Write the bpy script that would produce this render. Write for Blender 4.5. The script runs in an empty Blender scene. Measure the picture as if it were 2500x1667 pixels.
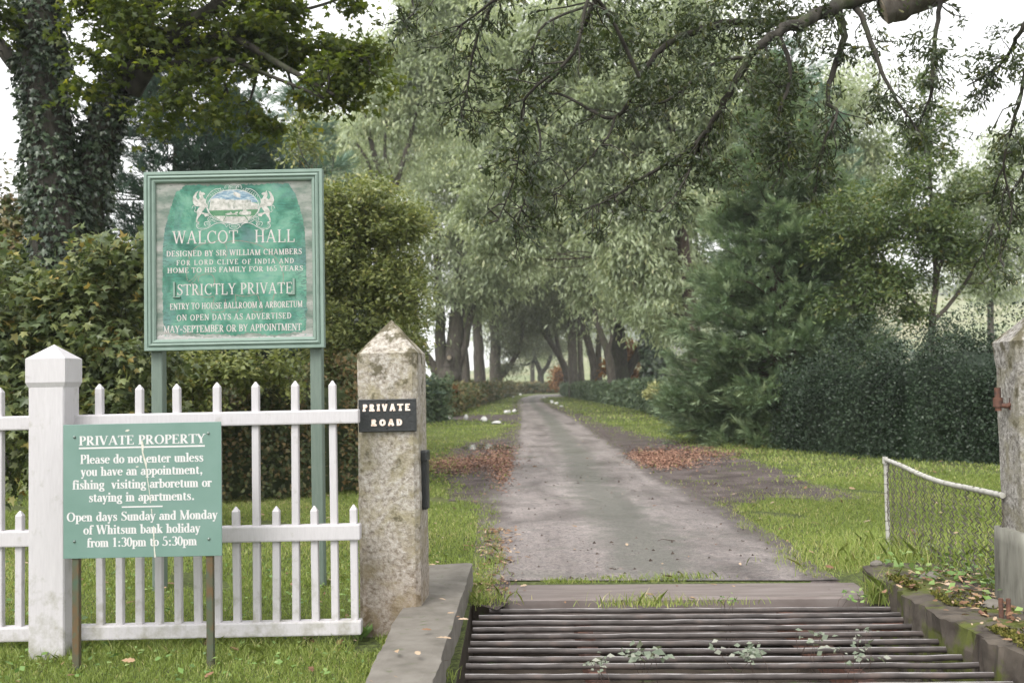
import bpy, bmesh, math, random
import numpy as np
from mathutils import Matrix, Vector
R = math.radians
scene = bpy.context.scene
COL = scene.collection
rnd = random.Random(7)

# ------------------------------------------------------------------ camera
F = 2430.0; CX, CY = 1250.0, 833.5          # focal length in photo pixels (35 mm lens, 2500 px wide)
EYE = 1.6
PITCH, ROLL = 2.46, -1.15
cam = bpy.data.cameras.new('camera'); cam.lens = 35.0; cam.sensor_width = 36.0
camo = bpy.data.objects.new('camera', cam); COL.objects.link(camo)
CR = Matrix.Rotation(R(90+PITCH), 3, 'X') @ Matrix.Rotation(R(ROLL), 3, 'Z')
camo.matrix_world = Matrix.Translation((0, 0, EYE)) @ CR.to_4x4()
cam.lens = 36.0*F/2500
cam.clip_end = 4000; cam.clip_start = 0.1
cam.dof.use_dof = True; cam.dof.focus_distance = 6.6; cam.dof.aperture_fstop = 2.8
scene.camera = camo

def ray(px, py):
    return CR @ Vector(((px-CX)/F, (CY-py)/F, -1.0))
def P(px, py, z=0.0):
    d = ray(px, py); t = (z-EYE)/d.z
    return (d.x*t, d.y*t, z)
def A(px, py, Y):
    d = ray(px, py); t = Y/d.y
    return (d.x*t, Y, EYE+d.z*t)

# ------------------------------------------------------------------ world, sun, exposure
SUN_EL, SUN_AZ = 50, 212      # overcast: broad soft sun
w = bpy.data.worlds.new("World"); scene.world = w; w.use_nodes = True
nt = w.node_tree; nt.nodes.clear()
sky = nt.nodes.new('ShaderNodeTexSky'); sky.sky_type = 'NISHITA'; sky.sun_disc = False
sky.sun_elevation = R(SUN_EL); sky.sun_rotation = R(SUN_AZ); sky.dust_density = 3.0; sky.air_density = 1.0
hs = nt.nodes.new('ShaderNodeHueSaturation'); hs.inputs['Saturation'].default_value = 0.12; hs.inputs['Value'].default_value = 1.0
mx = nt.nodes.new('ShaderNodeMix'); mx.data_type = 'RGBA'; mx.inputs[0].default_value = 0.6
mx.inputs[7].default_value = (10.5, 10.5, 10.5, 1)       # the cloud layer, even and pale
bg = nt.nodes.new('ShaderNodeBackground'); bg.inputs['Strength'].default_value = 0.10
out = nt.nodes.new('ShaderNodeOutputWorld')
nt.links.new(sky.outputs[0], hs.inputs['Color']); nt.links.new(hs.outputs[0], mx.inputs[6])
nt.links.new(mx.outputs[2], bg.inputs[0]); nt.links.new(bg.outputs[0], out.inputs[0])
sl = bpy.data.lights.new('sun', 'SUN'); sl.energy = 1.5; sl.angle = R(28); sl.color = (1, .97, .93)
so = bpy.data.objects.new('sun', sl); COL.objects.link(so)
saz = R(SUN_AZ)
sdir = Vector((math.sin(saz)*math.cos(R(SUN_EL)), math.cos(saz)*math.cos(R(SUN_EL)), math.sin(R(SUN_EL))))
so.rotation_euler = sdir.to_track_quat('Z', 'Y').to_euler(); so.location = (0, -5, 30)
scene.view_settings.view_transform = 'Standard'; scene.view_settings.look = 'None'
scene.view_settings.gamma = 1; scene.view_settings.exposure = 1.25
cy = scene.cycles
cy.max_bounces = 8; cy.diffuse_bounces = 4; cy.glossy_bounces = 2; cy.transmission_bounces = 6
cy.volume_bounces = 2; cy.transparent_max_bounces = 8; cy.use_denoising = True

# ------------------------------------------------------------------ materials
def newmat(name):
    m = bpy.data.materials.new(name); m.use_nodes = True
    n = m.node_tree.nodes; n.clear()
    o = n.new('ShaderNodeOutputMaterial'); b = n.new('ShaderNodeBsdfPrincipled')
    m.node_tree.links.new(b.outputs[0], o.inputs[0])
    return m, n, m.node_tree.links, b, o
def ramp(n, stops, interp='LINEAR'):
    r = n.new('ShaderNodeValToRGB'); r.color_ramp.interpolation = interp
    e = r.color_ramp.elements
    while len(e) < len(stops): e.new(0.5)
    for k, (p, c) in enumerate(stops):
        e[k].position = p; e[k].color = (*c, 1) if len(c) == 3 else c
    return r
def coords(n, l, stretch=(1, 1, 1), kind='Object'):
    t = n.new('ShaderNodeTexCoord'); mp = n.new('ShaderNodeMapping')
    mp.inputs['Scale'].default_value = stretch
    l.new(t.outputs[kind], mp.inputs[0]); return mp.outputs[0]
def noise(n, l, vec, scale, detail=4, rough=.6, dist=0):
    t = n.new('ShaderNodeTexNoise'); t.inputs['Scale'].default_value = scale
    t.inputs['Detail'].default_value = detail; t.inputs['Roughness'].default_value = rough
    t.inputs['Distortion'].default_value = dist
    l.new(vec, t.inputs['Vector']); return t.outputs['Fac']
def mixc(n, l, fac, a, b, mode='MIX'):
    x = n.new('ShaderNodeMix'); x.data_type = 'RGBA'; x.blend_type = mode
    for i, v in ((0, fac), (6, a), (7, b)):
        if isinstance(v, (int, float)): x.inputs[i].default_value = v
        elif isinstance(v, tuple): x.inputs[i].default_value = (*v, 1)
        else: l.new(v, x.inputs[i])
    return x.outputs[2]
def bump(n, l, b, h, strength, dist=0.01):
    bp = n.new('ShaderNodeBump'); bp.inputs['Strength'].default_value = strength; bp.inputs['Distance'].default_value = dist
    l.new(h, bp.inputs['Height']); l.new(bp.outputs[0], b.inputs['Normal'])
def mat_noise(name, stops, scale=8, detail=5, rough=.7, spec=.3, bmp=.2, bdist=.01, stretch=(1, 1, 1), second=None, metal=0):
    m, n, l, b, o = newmat(name)
    v = coords(n, l, stretch); f = noise(n, l, v, scale, detail)
    c = ramp(n, stops); l.new(f, c.inputs[0]); col = c.outputs[0]
    if second:     # (scale, lo, hi, colour)
        g = noise(n, l, v, second[0], 5); r2 = ramp(n, [(second[1], (0, 0, 0)), (second[2], (1, 1, 1))]); l.new(g, r2.inputs[0])
        col = mixc(n, l, r2.outputs[0], col, second[3])
    l.new(col, b.inputs['Base Color'])
    b.inputs['Roughness'].default_value = rough; b.inputs['Specular IOR Level'].default_value = spec
    b.inputs['Metallic'].default_value = metal
    if bmp: bump(n, l, b, f, bmp, bdist)
    return m
def leaf_mat(name, stops, rough=.5, spec=.3, trans=.3, tcol=(1.3, 1.35, .8)):
    m, n, l, b, o = newmat(name)
    at = n.new('ShaderNodeAttribute'); at.attribute_name = 'tint'
    c = ramp(n, stops); l.new(at.outputs['Fac'], c.inputs[0])
    l.new(c.outputs[0], b.inputs['Base Color'])
    b.inputs['Roughness'].default_value = rough; b.inputs['Specular IOR Level'].default_value = spec
    if trans:
        t = n.new('ShaderNodeBsdfTranslucent')
        l.new(mixc(n, l, 1.0, c.outputs[0], tcol, 'MULTIPLY'), t.inputs[0])
        ms = n.new('ShaderNodeMixShader'); ms.inputs[0].default_value = trans
        l.new(b.outputs[0], ms.inputs[1]); l.new(t.outputs[0], ms.inputs[2]); l.new(ms.outputs[0], o.inputs[0])
    return m

MT = {}
def mat_fence():
    m, n, l, b, o = newmat('white_paint')
    v = coords(n, l, (6, 6, .7)); v2 = coords(n, l); f = noise(n, l, v, 14, 6); g = noise(n, l, v2, 9, 6, .7); k = noise(n, l, v2, 55, 5, .7)
    c = ramp(n, [(.3, (.445, .428, .440)), (.7, (.495, .477, .490))]); l.new(f, c.inputs[0]); col = c.outputs[0]
    sx = n.new('ShaderNodeSeparateXYZ'); t = n.new('ShaderNodeTexCoord'); l.new(t.outputs['Object'], sx.inputs[0])
    mr = n.new('ShaderNodeMapRange'); mr.inputs[1].default_value = .55; mr.inputs[2].default_value = 0; mr.inputs[4].default_value = .17; l.new(sx.outputs[2], mr.inputs[0])
    ad = n.new('ShaderNodeMath'); l.new(mr.outputs[0], ad.inputs[0]); l.new(g, ad.inputs[1]); r = ramp(n, [(.58, (0, 0, 0)), (.80, (.75, .75, .75))]); l.new(ad.outputs[0], r.inputs[0])
    col = mixc(n, l, r.outputs[0], col, (.235, .225, .17)); r2 = ramp(n, [(.70, (0, 0, 0)), (.76, (.6, .6, .6))]); l.new(k, r2.inputs[0]); col = mixc(n, l, r2.outputs[0], col, (.31, .285, .25))
    l.new(col, b.inputs['Base Color']); b.inputs['Roughness'].default_value = .55; b.inputs['Specular IOR Level'].default_value = .35; bump(n, l, b, f, .35, .003); return m
MT['white'] = mat_fence()
MT['frame_green'] = mat_noise('sage_green_paint', [(.3, (0.155, 0.220, 0.184)), (.7, (0.198, 0.266, 0.227))], 12, 6, .5, .4, .3, .002, (1, 4, 1), (60, .66, .74, (.14, .20, .16)))
MT['post_green'] = mat_noise('dull_green_paint', [(.3, (0.112, 0.150, 0.124)), (.7, (0.146, 0.184, 0.154))], 10, 6, .55, .3, .4, .003, (6, 6, .6), (25, .7, .78, (.32, .36, .32)))
MT['notice_green'] = mat_noise('notice_green_enamel', [(.3, (0.117, 0.203, 0.171)), (.72, (0.154, 0.244, 0.214))], 3, 6, .35, .45, .05, .002, (1, 1, 1), (14, .68, .76, (.06, .22, .17)))
MT['letter_white'] = mat_noise('letter_paint', [(.25, (0.525, 0.511, 0.508)), (.75, (0.616, 0.603, 0.603))], 60, 4, .5, .3, 0)
MT['old_letter'] = mat_noise('aged_letter_paint', [(.3, (0.411, 0.359, 0.339)), (.55, (0.490, 0.454, 0.438)), (.75, (0.537, 0.509, 0.497))], 45, 5, .6, .3, 0)
MT['rust_leg'] = mat_noise('rusty_green_steel', [(.3, (0.051, 0.094, 0.063)), (.5, (0.082, 0.076, 0.046)), (.62, (0.112, 0.070, 0.034)), (.75, (0.061, 0.101, 0.068))], 14, 6, .75, .3, .4, .002, (1, 1, .6))
MT['rust'] = mat_noise('rusty_iron', [(.3, (0.049, 0.035, 0.032)), (.55, (0.119, 0.056, 0.038)), (.75, (0.182, 0.091, 0.063))], 22, 6, .75, .3, .5, .002)
MT['black_iron'] = mat_noise('black_cast_iron', [(.3, (.010, .011, .012)), (.65, (.022, .025, .026)), (.85, (.07, .075, .075))], 60, 5, .38, .5, .8, .004)
MT['cast_letter'] = mat_noise('cream_letter_paint', [(.32, (0.637, 0.357, 0.238)), (.5, (0.714, 0.629, 0.561)), (.75, (0.722, 0.680, 0.637))], 55, 4, .5, .4, 0)
MT['bolt'] = mat_noise('weathered_bolt', [(.3, (.10, .14, .12)), (.7, (.24, .28, .26))], 60, 4, .4, .5, .2, metal=.5)
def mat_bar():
    m, n, l, b, o = newmat('lit_top_steel_bar')
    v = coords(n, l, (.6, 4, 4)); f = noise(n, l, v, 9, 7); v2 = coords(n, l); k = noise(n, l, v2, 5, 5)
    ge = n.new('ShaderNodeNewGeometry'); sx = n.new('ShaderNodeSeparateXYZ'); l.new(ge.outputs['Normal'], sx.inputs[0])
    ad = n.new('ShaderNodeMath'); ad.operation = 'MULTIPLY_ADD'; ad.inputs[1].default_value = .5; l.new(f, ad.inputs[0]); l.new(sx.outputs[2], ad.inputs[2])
    worn = ramp(n, [(.92, (0, 0, 0)), (1.0, (1, 1, 1))]); hf = n.new('ShaderNodeMath'); hf.operation = 'MULTIPLY'; hf.inputs[1].default_value = .82; l.new(ad.outputs[0], hf.inputs[0]); l.new(hf.outputs[0], worn.inputs[0])  # lit rim put into the colour: upward-facing steel is paler than the sides
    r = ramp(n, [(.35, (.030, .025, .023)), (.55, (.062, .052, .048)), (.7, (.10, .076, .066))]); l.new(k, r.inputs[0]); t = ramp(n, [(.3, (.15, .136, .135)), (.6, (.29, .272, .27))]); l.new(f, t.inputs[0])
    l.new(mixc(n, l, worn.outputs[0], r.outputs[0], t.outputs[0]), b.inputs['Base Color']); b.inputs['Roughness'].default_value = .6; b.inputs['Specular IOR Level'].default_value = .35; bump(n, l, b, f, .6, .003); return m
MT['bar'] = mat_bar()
MT['pit'] = mat_noise('damp_pit_soil', [(.3, (.035, .028, .022)), (.7, (.07, .055, .042))], 9, 6, .9, .2, .7, .02, second=(5, .6, .7, (.045, .065, .02)))
MT['kerb'] = mat_noise('kerb_concrete', [(.25, (0.092, 0.084, 0.070)), (.5, (0.145, 0.132, 0.114)), (.75, (0.194, 0.180, 0.158))], 5, 9, .85, .25, .5, .006, second=(11, .6, .72, (.09, .10, .055)))
MT['moss_kerb'] = mat_noise('mossy_concrete', [(.3, (0.040, 0.032, 0.027)), (.5, (0.072, 0.061, 0.050)), (.75, (0.115, 0.097, 0.079))], 6, 9, .9, .2, .9, .02, second=(3.5, .52, .60, (.075, .085, .022)))
MT['sill'] = mat_noise('sill_concrete', [(.28, (0.097, 0.078, 0.070)), (.5, (0.152, 0.126, 0.116)), (.72, (0.194, 0.168, 0.158))], 4, 9, .7, .35, .4, .004, (.5, 4, 1), second=(6, .62, .75, (.10, .095, .06)))
MT['galv'] = mat_noise('old_white_pipe', [(.3, (0.195, 0.188, 0.143)), (.45, (0.375, 0.367, 0.330)), (.75, (0.495, 0.488, 0.458))], 18, 6, .6, .4, .4, .002, (1, 1, .8))
MT['wire'] = mat_noise('rusty_wire', [(.3, (.055, .045, .04)), (.6, (.12, .10, .085)), (.78, (.42, .38, .33))], 12, 4, .6, .4, 0)
MT['stone_white'] = mat_noise('whitewashed_stone', [(.3, (0.540, 0.531, 0.513)), (.7, (0.720, 0.711, 0.702))], 8, 6, .8, .2, .5, .02, second=(6, .66, .76, (.30, .30, .25)))
MT['bark'] = mat_noise('grey_bark', [(.3, (0.043, 0.036, 0.030)), (.5, (0.083, 0.072, 0.061)), (.72, (0.130, 0.115, 0.097))], 3, 8, .9, .15, 1, .06, (2.2, 2.2, .5), second=(1.2, .55, .72, (.07, .08, .045)))
MT['bark_dark'] = mat_noise('dark_bark', [(.3, (0.020, 0.017, 0.015)), (.5, (0.038, 0.035, 0.029)), (.72, (0.066, 0.059, 0.049))], 5, 8, .9, .15, 1, .03, (2, 2, .5), second=(1.6, .55, .7, (.05, .06, .03)))
MT['bark_red'] = mat_noise('reddish_bark', [(.3, (0.040, 0.028, 0.024)), (.5, (0.080, 0.058, 0.048)), (.72, (0.136, 0.104, 0.088))], 3, 8, .9, .15, 1, .06, (2.4, 2.4, .4))
MT['cut_wood'] = mat_noise('sawn_wood', [(.3, (.18, .14, .10)), (.7, (.32, .27, .21))], 12, 5, .8, .2, .2)
MT['litter'] = leaf_mat('fallen_leaf', [(0, (.13, .07, .04)), (.4, (.21, .12, .07)), (.7, (.30, .20, .12)), (1, (.42, .32, .23))], .7, .2, 0)
MT['needles'] = leaf_mat('red_brown_needles', [(0, (0.187, 0.110, 0.080)), (.5, (0.302, 0.165, 0.116)), (1, (0.460, 0.283, 0.198))], .8, .15, 0)

# lawn-under-the-blades, seen between them and far off
def mat_ground():
    m, n, l, b, o = newmat('turf_soil')
    v = coords(n, l)
    f = noise(n, l, v, 1.1, 8, .65); f2 = noise(n, l, v, 26, 6, .7); f3 = noise(n, l, v, .12, 4)
    c = ramp(n, [(.3, (.075, .10, .03)), (.52, (.125, .155, .045)), (.7, (.165, .18, .065))]); l.new(f, c.inputs[0])
    r2 = ramp(n, [(.42, (0, 0, 0)), (.62, (1, 1, 1))]); l.new(f2, r2.inputs[0])
    col = mixc(n, l, r2.outputs[0], (.045, .055, .022), c.outputs[0])
    r3 = ramp(n, [(.5, (0, 0, 0)), (.7, (.7, .7, .7))]); l.new(f3, r3.inputs[0])
    col = mixc(n, l, r3.outputs[0], col, (.16, .155, .075))
    l.new(col, b.inputs['Base Color']); b.inputs['Roughness'].default_value = .9; b.inputs['Specular IOR Level'].default_value = .15
    bump(n, l, b, f2, .8, .03); return m
MT['ground'] = mat_ground()
def mat_road():
    m, n, l, b, o = newmat('worn_tarmac')
    v = coords(n, l); vs = coords(n, l, (1.3, .16, 1)); vw = coords(n, l, (.35, .8, 1))
    tracks = noise(n, l, vs, 1.3, 6, .62, .8); patch = noise(n, l, v, .75, 9, .68, .9); grit = noise(n, l, v, 48, 6, .8); mid = noise(n, l, v, 7, 7, .7); band = noise(n, l, vw, 1.4, 4)
    c = ramp(n, [(.37, (.115, .098, .094)), (.45, (.185, .162, .155)), (.54, (.268, .238, .228)), (.64, (.345, .312, .298))])
    a = n.new('ShaderNodeMath'); a.operation = 'MULTIPLY_ADD'; a.inputs[1].default_value = .55; l.new(tracks, a.inputs[0])
    a2 = n.new('ShaderNodeMath'); a2.operation = 'MULTIPLY'; a2.inputs[1].default_value = .45; l.new(patch, a2.inputs[0]); l.new(a2.outputs[0], a.inputs[2])
    l.new(a.outputs[0], c.inputs[0]); col = c.outputs[0]
    g = ramp(n, [(.38, (.30, .29, .30)), (.47, (.80, .79, .79)), (.54, (1, 1, 1)), (.62, (1.05, 1.03, 1.0)), (.72, (1.45, 1.4, 1.36))]); l.new(grit, g.inputs[0])
    col = mixc(n, l, .8, col, g.outputs[0], 'MULTIPLY')
    r = ramp(n, [(.5, (0, 0, 0)), (.68, (.65, .65, .65))]); l.new(mid, r.inputs[0])
    col = mixc(n, l, r.outputs[0], col, (.13, .122, .12))
    r4 = ramp(n, [(.56, (0, 0, 0)), (.68, (.5, .5, .5))]); l.new(band, r4.inputs[0])
    col = mixc(n, l, r4.outputs[0], col, (.125, .13, .105))
    for sc_, lo, hi, am in ((62, .55, 1.35, .85), (24, .8, 1.15, .7)):      # chippings in the worn surface
        vo = n.new('ShaderNodeTexVoronoi'); vo.inputs['Scale'].default_value = sc_; l.new(v, vo.inputs['Vector']); sp_ = n.new('ShaderNodeSeparateColor'); l.new(vo.outputs['Color'], sp_.inputs[0])
        q_ = ramp(n, [(.0, (lo*.8, lo*.79, lo*.8)), (.22, (.93, .92, .92)), (.85, (1.02, 1.01, 1.0)), (1.0, (hi, hi*.98, hi*.96))]); l.new(sp_.outputs[0], q_.inputs[0]); col = mixc(n, l, am, col, q_.outputs[0], 'MULTIPLY')
    at = n.new('ShaderNodeAttribute'); at.attribute_name = 'tint'
    def math_(op, x, y):
        q = n.new('ShaderNodeMath'); q.operation = op
        for s_, v_ in ((0, x), (1, y)):
            if isinstance(v_, (int, float)): q.inputs[s_].default_value = v_
            else: l.new(v_, q.inputs[s_])
        return q.outputs[0]
    e = math_('ABSOLUTE', math_('SUBTRACT', at.outputs['Fac'], .5), 0)
    big = noise(n, l, v, 1.7, 6, .7, .5)
    e2 = math_('ADD', e, math_('MULTIPLY', math_('SUBTRACT', big, .5), .38)); e3 = math_('ADD', e2, math_('MULTIPLY', math_('SUBTRACT', grit, .5), .25))
    er = ramp(n, [(.46, (0, 0, 0)), (.555, (1, 1, 1))]); l.new(e3, er.inputs[0])
    earth = mixc(n, l, .9, (.088, .070, .064), g.outputs[0], 'MULTIPLY')
    col = mixc(n, l, er.outputs[0], col, earth)
    # mossy, gritty crown between the wheel tracks
    cr = math_('ADD', math_('ABSOLUTE', math_('SUBTRACT', at.outputs['Fac'], .56), 0), math_('MULTIPLY', math_('SUBTRACT', big, .5), .5)); crr = ramp(n, [(.07, (.85, .85, .85)), (.19, (0, 0, 0))]); l.new(cr, crr.inputs[0])
    col = mixc(n, l, crr.outputs[0], col, mixc(n, l, .9, (.128, .126, .108), g.outputs[0], 'MULTIPLY'))
    l.new(col, b.inputs['Base Color'])
    rr = ramp(n, [(.35, (.42, .42, .42)), (.65, (.8, .8, .8))]); l.new(patch, rr.inputs[0]); l.new(rr.outputs[0], b.inputs['Roughness'])
    b.inputs['Specular IOR Level'].default_value = .4
    bump(n, l, b, grit, .7, .01); return m
MT['road'] = mat_road()
def mat_dirt():
    m, n, l, b, o = newmat('bare_earth')
    v = coords(n, l); f = noise(n, l, v, 1.6, 8, .7); g = noise(n, l, v, 40, 6, .75); h = noise(n, l, v, .7, 6, .65)
    c = ramp(n, [(.32, (.048, .036, .033)), (.48, (.088, .069, .064)), (.66, (.16, .132, .124))]); l.new(f, c.inputs[0])
    gg = ramp(n, [(.38, (.4, .4, .4)), (.55, (1, 1, 1)), (.75, (1.4, 1.35, 1.3))]); l.new(g, gg.inputs[0])
    col = mixc(n, l, .9, c.outputs[0], gg.outputs[0], 'MULTIPLY')
    r = ramp(n, [(.56, (0, 0, 0)), (.66, (.8, .8, .8))]); l.new(h, r.inputs[0])
    col = mixc(n, l, r.outputs[0], col, (.07, .08, .03))
    l.new(col, b.inputs['Base Color']); b.inputs['Roughness'].default_value = .85; b.inputs['Specular IOR Level'].default_value = .25
    bump(n, l, b, g, .9, .02); return m
MT['dirt'] = mat_dirt()
def mat_stonepost(name, pale):
    m, n, l, b, o = newmat(name)
    v = coords(n, l); sp = noise(n, l, v, 34, 5, .7); big = noise(n, l, v, 4.5, 6, .65, .4); lich = noise(n, l, v, 9, 5, .6)
    if pale: c = ramp(n, [(.30, (.11, .092, .072)), (.40, (.225, .198, .165)), (.50, (.335, .305, .265)), (.62, (.44, .415, .375)), (.75, (.54, .52, .48))])
    else: c = ramp(n, [(.30, (.07, .063, .056)), (.42, (.18, .167, .15)), (.54, (.30, .285, .262)), (.68, (.44, .42, .395))])
    l.new(sp, c.inputs[0]); col = c.outputs[0]
    r = ramp(n, [(.47, (0, 0, 0)), (.62, (.75, .75, .75))]); l.new(big, r.inputs[0])
    col = mixc(n, l, r.outputs[0], col, (.255, .225, .135) if pale else (.20, .185, .125))
    # lichen and soot blotches gather on the cap, brown staining at the foot
    sx = n.new('ShaderNodeSeparateXYZ'); t = n.new('ShaderNodeTexCoord'); l.new(t.outputs['Object'], sx.inputs[0])
    top = n.new('ShaderNodeMapRange'); top.inputs[1].default_value = 1.45; top.inputs[2].default_value = 1.95; l.new(sx.outputs[2], top.inputs[0])
    ad = n.new('ShaderNodeMath'); ad.operation = 'MULTIPLY_ADD'; ad.inputs[1].default_value = .13; l.new(top.outputs[0], ad.inputs[0]); l.new(lich, ad.inputs[2])
    r3 = ramp(n, [(.60, (0, 0, 0)), (.68, (.9, .9, .9))]); l.new(ad.outputs[0], r3.inputs[0])
    col = mixc(n, l, r3.outputs[0], col, (.085, .075, .045))
    bot = n.new('ShaderNodeMapRange'); bot.inputs[1].default_value = .75; bot.inputs[2].default_value = .05; l.new(sx.outputs[2], bot.inputs[0])
    m2 = n.new('ShaderNodeMath'); m2.operation = 'MULTIPLY'; l.new(bot.outputs[0], m2.inputs[0]); l.new(big, m2.inputs[1])
    col = mixc(n, l, m2.outputs[0], col, (.16, .10, .06) if pale else (.06, .055, .045))
    l.new(col, b.inputs['Base Color']); b.inputs['Roughness'].default_value = .9; b.inputs['Specular IOR Level'].default_value = .15
    bump(n, l, b, sp, 1, .012); return m
MT['stone_pale'] = mat_stonepost('pale_lichened_stone', True)
MT['stone_grey'] = mat_stonepost('grey_roughcast_stone', False)
MT['plinth'] = mat_noise('stained_render', [(.3, (0.072, 0.068, 0.058)), (.5, (0.173, 0.169, 0.144)), (.72, (0.238, 0.234, 0.202))], 3.5, 8, .85, .2, .4, .006, (2.5, 2.5, .7))
def mat_signgreen():
    m, n, l, b, o = newmat('flaking_green_paint')
    v = coords(n, l, (1, 1, 1)); vs = coords(n, l, (1, 1, 6)); vf = coords(n, l, (1, 1, 4))
    a = noise(n, l, v, 5, 7, .62, .5); s = noise(n, l, vs, 9, 8, .7); k = noise(n, l, vf, 30, 6, .75)
    c = ramp(n, [(.36, (.022, .095, .068)), (.45, (.045, .155, .105)), (.53, (.088, .225, .158)), (.64, (.145, .29, .215))]); l.new(a, c.inputs[0])
    r = ramp(n, [(.5, (0, 0, 0)), (.64, (.7, .7, .7))]); l.new(s, r.inputs[0])
    col = mixc(n, l, r.outputs[0], c.outputs[0], (.055, .21, .16))
    a2 = noise(n, l, v, 3.1, 5, .6, .8)
    # blue-grey scuffs and flakes thicken towards the painted edge
    sx = n.new('ShaderNodeSeparateXYZ'); t = n.new('ShaderNodeTexCoord'); l.new(t.outputs['Object'], sx.inputs[0])
    ab = n.new('ShaderNodeMath'); ab.operation = 'ABSOLUTE'; l.new(sx.outputs[0], ab.inputs[0])
    e = n.new('ShaderNodeMapRange'); e.inputs[1].default_value = .36; e.inputs[2].default_value = .56; e.inputs[4].default_value = .13; l.new(ab.outputs[0], e.inputs[0])
    ad = n.new('ShaderNodeMath'); ad.operation = 'ADD'; l.new(e.outputs[0], ad.inputs[0]); l.new(a2, ad.inputs[1])
    r2 = ramp(n, [(.55, (0, 0, 0)), (.70, (.65, .65, .65))]); l.new(ad.outputs[0], r2.inputs[0])
    col = mixc(n, l, r2.outputs[0], col, (.10, .165, .175))
    ad2 = n.new('ShaderNodeMath'); ad2.operation = 'ADD'; l.new(e.outputs[0], ad2.inputs[0]); l.new(k, ad2.inputs[1])
    r3 = ramp(n, [(.63, (0, 0, 0)), (.69, (.85, .85, .85))]); l.new(ad2.outputs[0], r3.inputs[0])
    col = mixc(n, l, r3.outputs[0], col, (.05, .10, .085))
    l.new(col, b.inputs['Base Color']); b.inputs['Roughness'].default_value = .6; b.inputs['Specular IOR Level'].default_value = .3
    bump(n, l, b, k, .25, .002); return m
MT['sign_green'] = mat_signgreen()
MT['sign_grey'] = mat_noise('bare_grey_panel', [(.36, (.105, .145, .118)), (.5, (.20, .222, .195)), (.64, (.30, .30, .278))], 5, 8, .75, .25, .3, .002, (1, 1, 2.5), second=(42, .6, .68, (.12, .15, .13)))
MT['sign_flake'] = mat_noise('flaked_undercoat', [(.3, (0.272, 0.280, 0.268)), (.6, (0.416, 0.392, 0.384)), (.75, (0.480, 0.440, 0.440))], 20, 7, .75, .25, .2, .002, (1, 1, 3), second=(26, .60, .66, (.10, .26, .21)))

# ------------------------------------------------------------------ objects
ORG = {}
def tag(o, label=None, cat=None, group=None, kind=None):
    if label: o['label'] = label
    if cat: o['category'] = cat
    if group: o['group'] = group
    if kind: o['kind'] = kind
    return o
def thing(name, loc, label, cat, group=None):
    o = bpy.data.objects.new(name, None); COL.objects.link(o); o.location = loc; o.empty_display_size = .1
    ORG[o.name] = Vector(loc); return tag(o, label, cat, group)
def link(name, me, parent=None, loc=(0, 0, 0)):
    o = bpy.data.objects.new(name, me); COL.objects.link(o)
    o.location = loc
    if parent: o.parent = parent
    return o
def mesh_np(name, V, Fs, mats, parent=None, loc=None, tint=None, smooth=False):
    """V (n,3) world coordinates; Fs a list of (m,k) index arrays or (array, material index)."""
    V = np.asarray(V, dtype=np.float64)
    if parent is not None: base = np.array(ORG[parent.name]); ol = (0, 0, 0)
    else: base = np.array(loc if loc is not None else (0, 0, 0)); ol = tuple(base)
    V = V-base
    me = bpy.data.meshes.new(name)
    me.vertices.add(len(V)); me.vertices.foreach_set('co', V.astype(np.float32).ravel())
    tot, starts, loops, mi = 0, [], [], []
    for f in Fs:
        idx = 0
        if isinstance(f, tuple): f, idx = f
        f = np.asarray(f, dtype=np.int32)
        if len(f) == 0: continue
        k = f.shape[1]
        starts.append(tot+np.arange(len(f))*k); loops.append(f.ravel()); mi.append(np.full(len(f), idx)); tot += f.size
    starts = np.concatenate(starts).astype(np.int32); loops = np.concatenate(loops); mi = np.concatenate(mi).astype(np.int32)
    me.loops.add(tot); me.loops.foreach_set('vertex_index', loops)
    me.polygons.add(len(starts)); me.polygons.foreach_set('loop_start', starts)
    if len(mats if isinstance(mats, (list, tuple)) else [mats]) > 1: me.polygons.foreach_set('material_index', mi)
    for m in (mats if isinstance(mats, (list, tuple)) else [mats]): me.materials.append(m)
    if tint is not None:
        a = me.attributes.new('tint', 'FLOAT', 'POINT'); a.data.foreach_set('value', np.asarray(tint, dtype=np.float32))
    me.update(calc_edges=True)
    if smooth: me.polygons.foreach_set('use_smooth', np.ones(len(starts), dtype=bool))
    o = link(name, me, parent, ol)
    if parent is None: ORG[o.name] = Vector(ol)
    else: ORG[o.name] = ORG[parent.name]
    return o
def bm_obj(name, bm, mat, parent=None, loc=None, smooth=False):
    base = ORG[parent.name] if parent is not None else Vector(loc or (0, 0, 0))
    for v in bm.verts: v.co -= base
    bmesh.ops.recalc_face_normals(bm, faces=bm.faces)
    me = bpy.data.meshes.new(name); bm.to_mesh(me); bm.free()
    for m in (mat if isinstance(mat, (list, tuple)) else [mat]): me.materials.append(m)
    if smooth:
        for p in me.polygons: p.use_smooth = True
    o = link(name, me, parent, (0, 0, 0) if parent is not None else tuple(base))
    ORG[o.name] = base; return o
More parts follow.
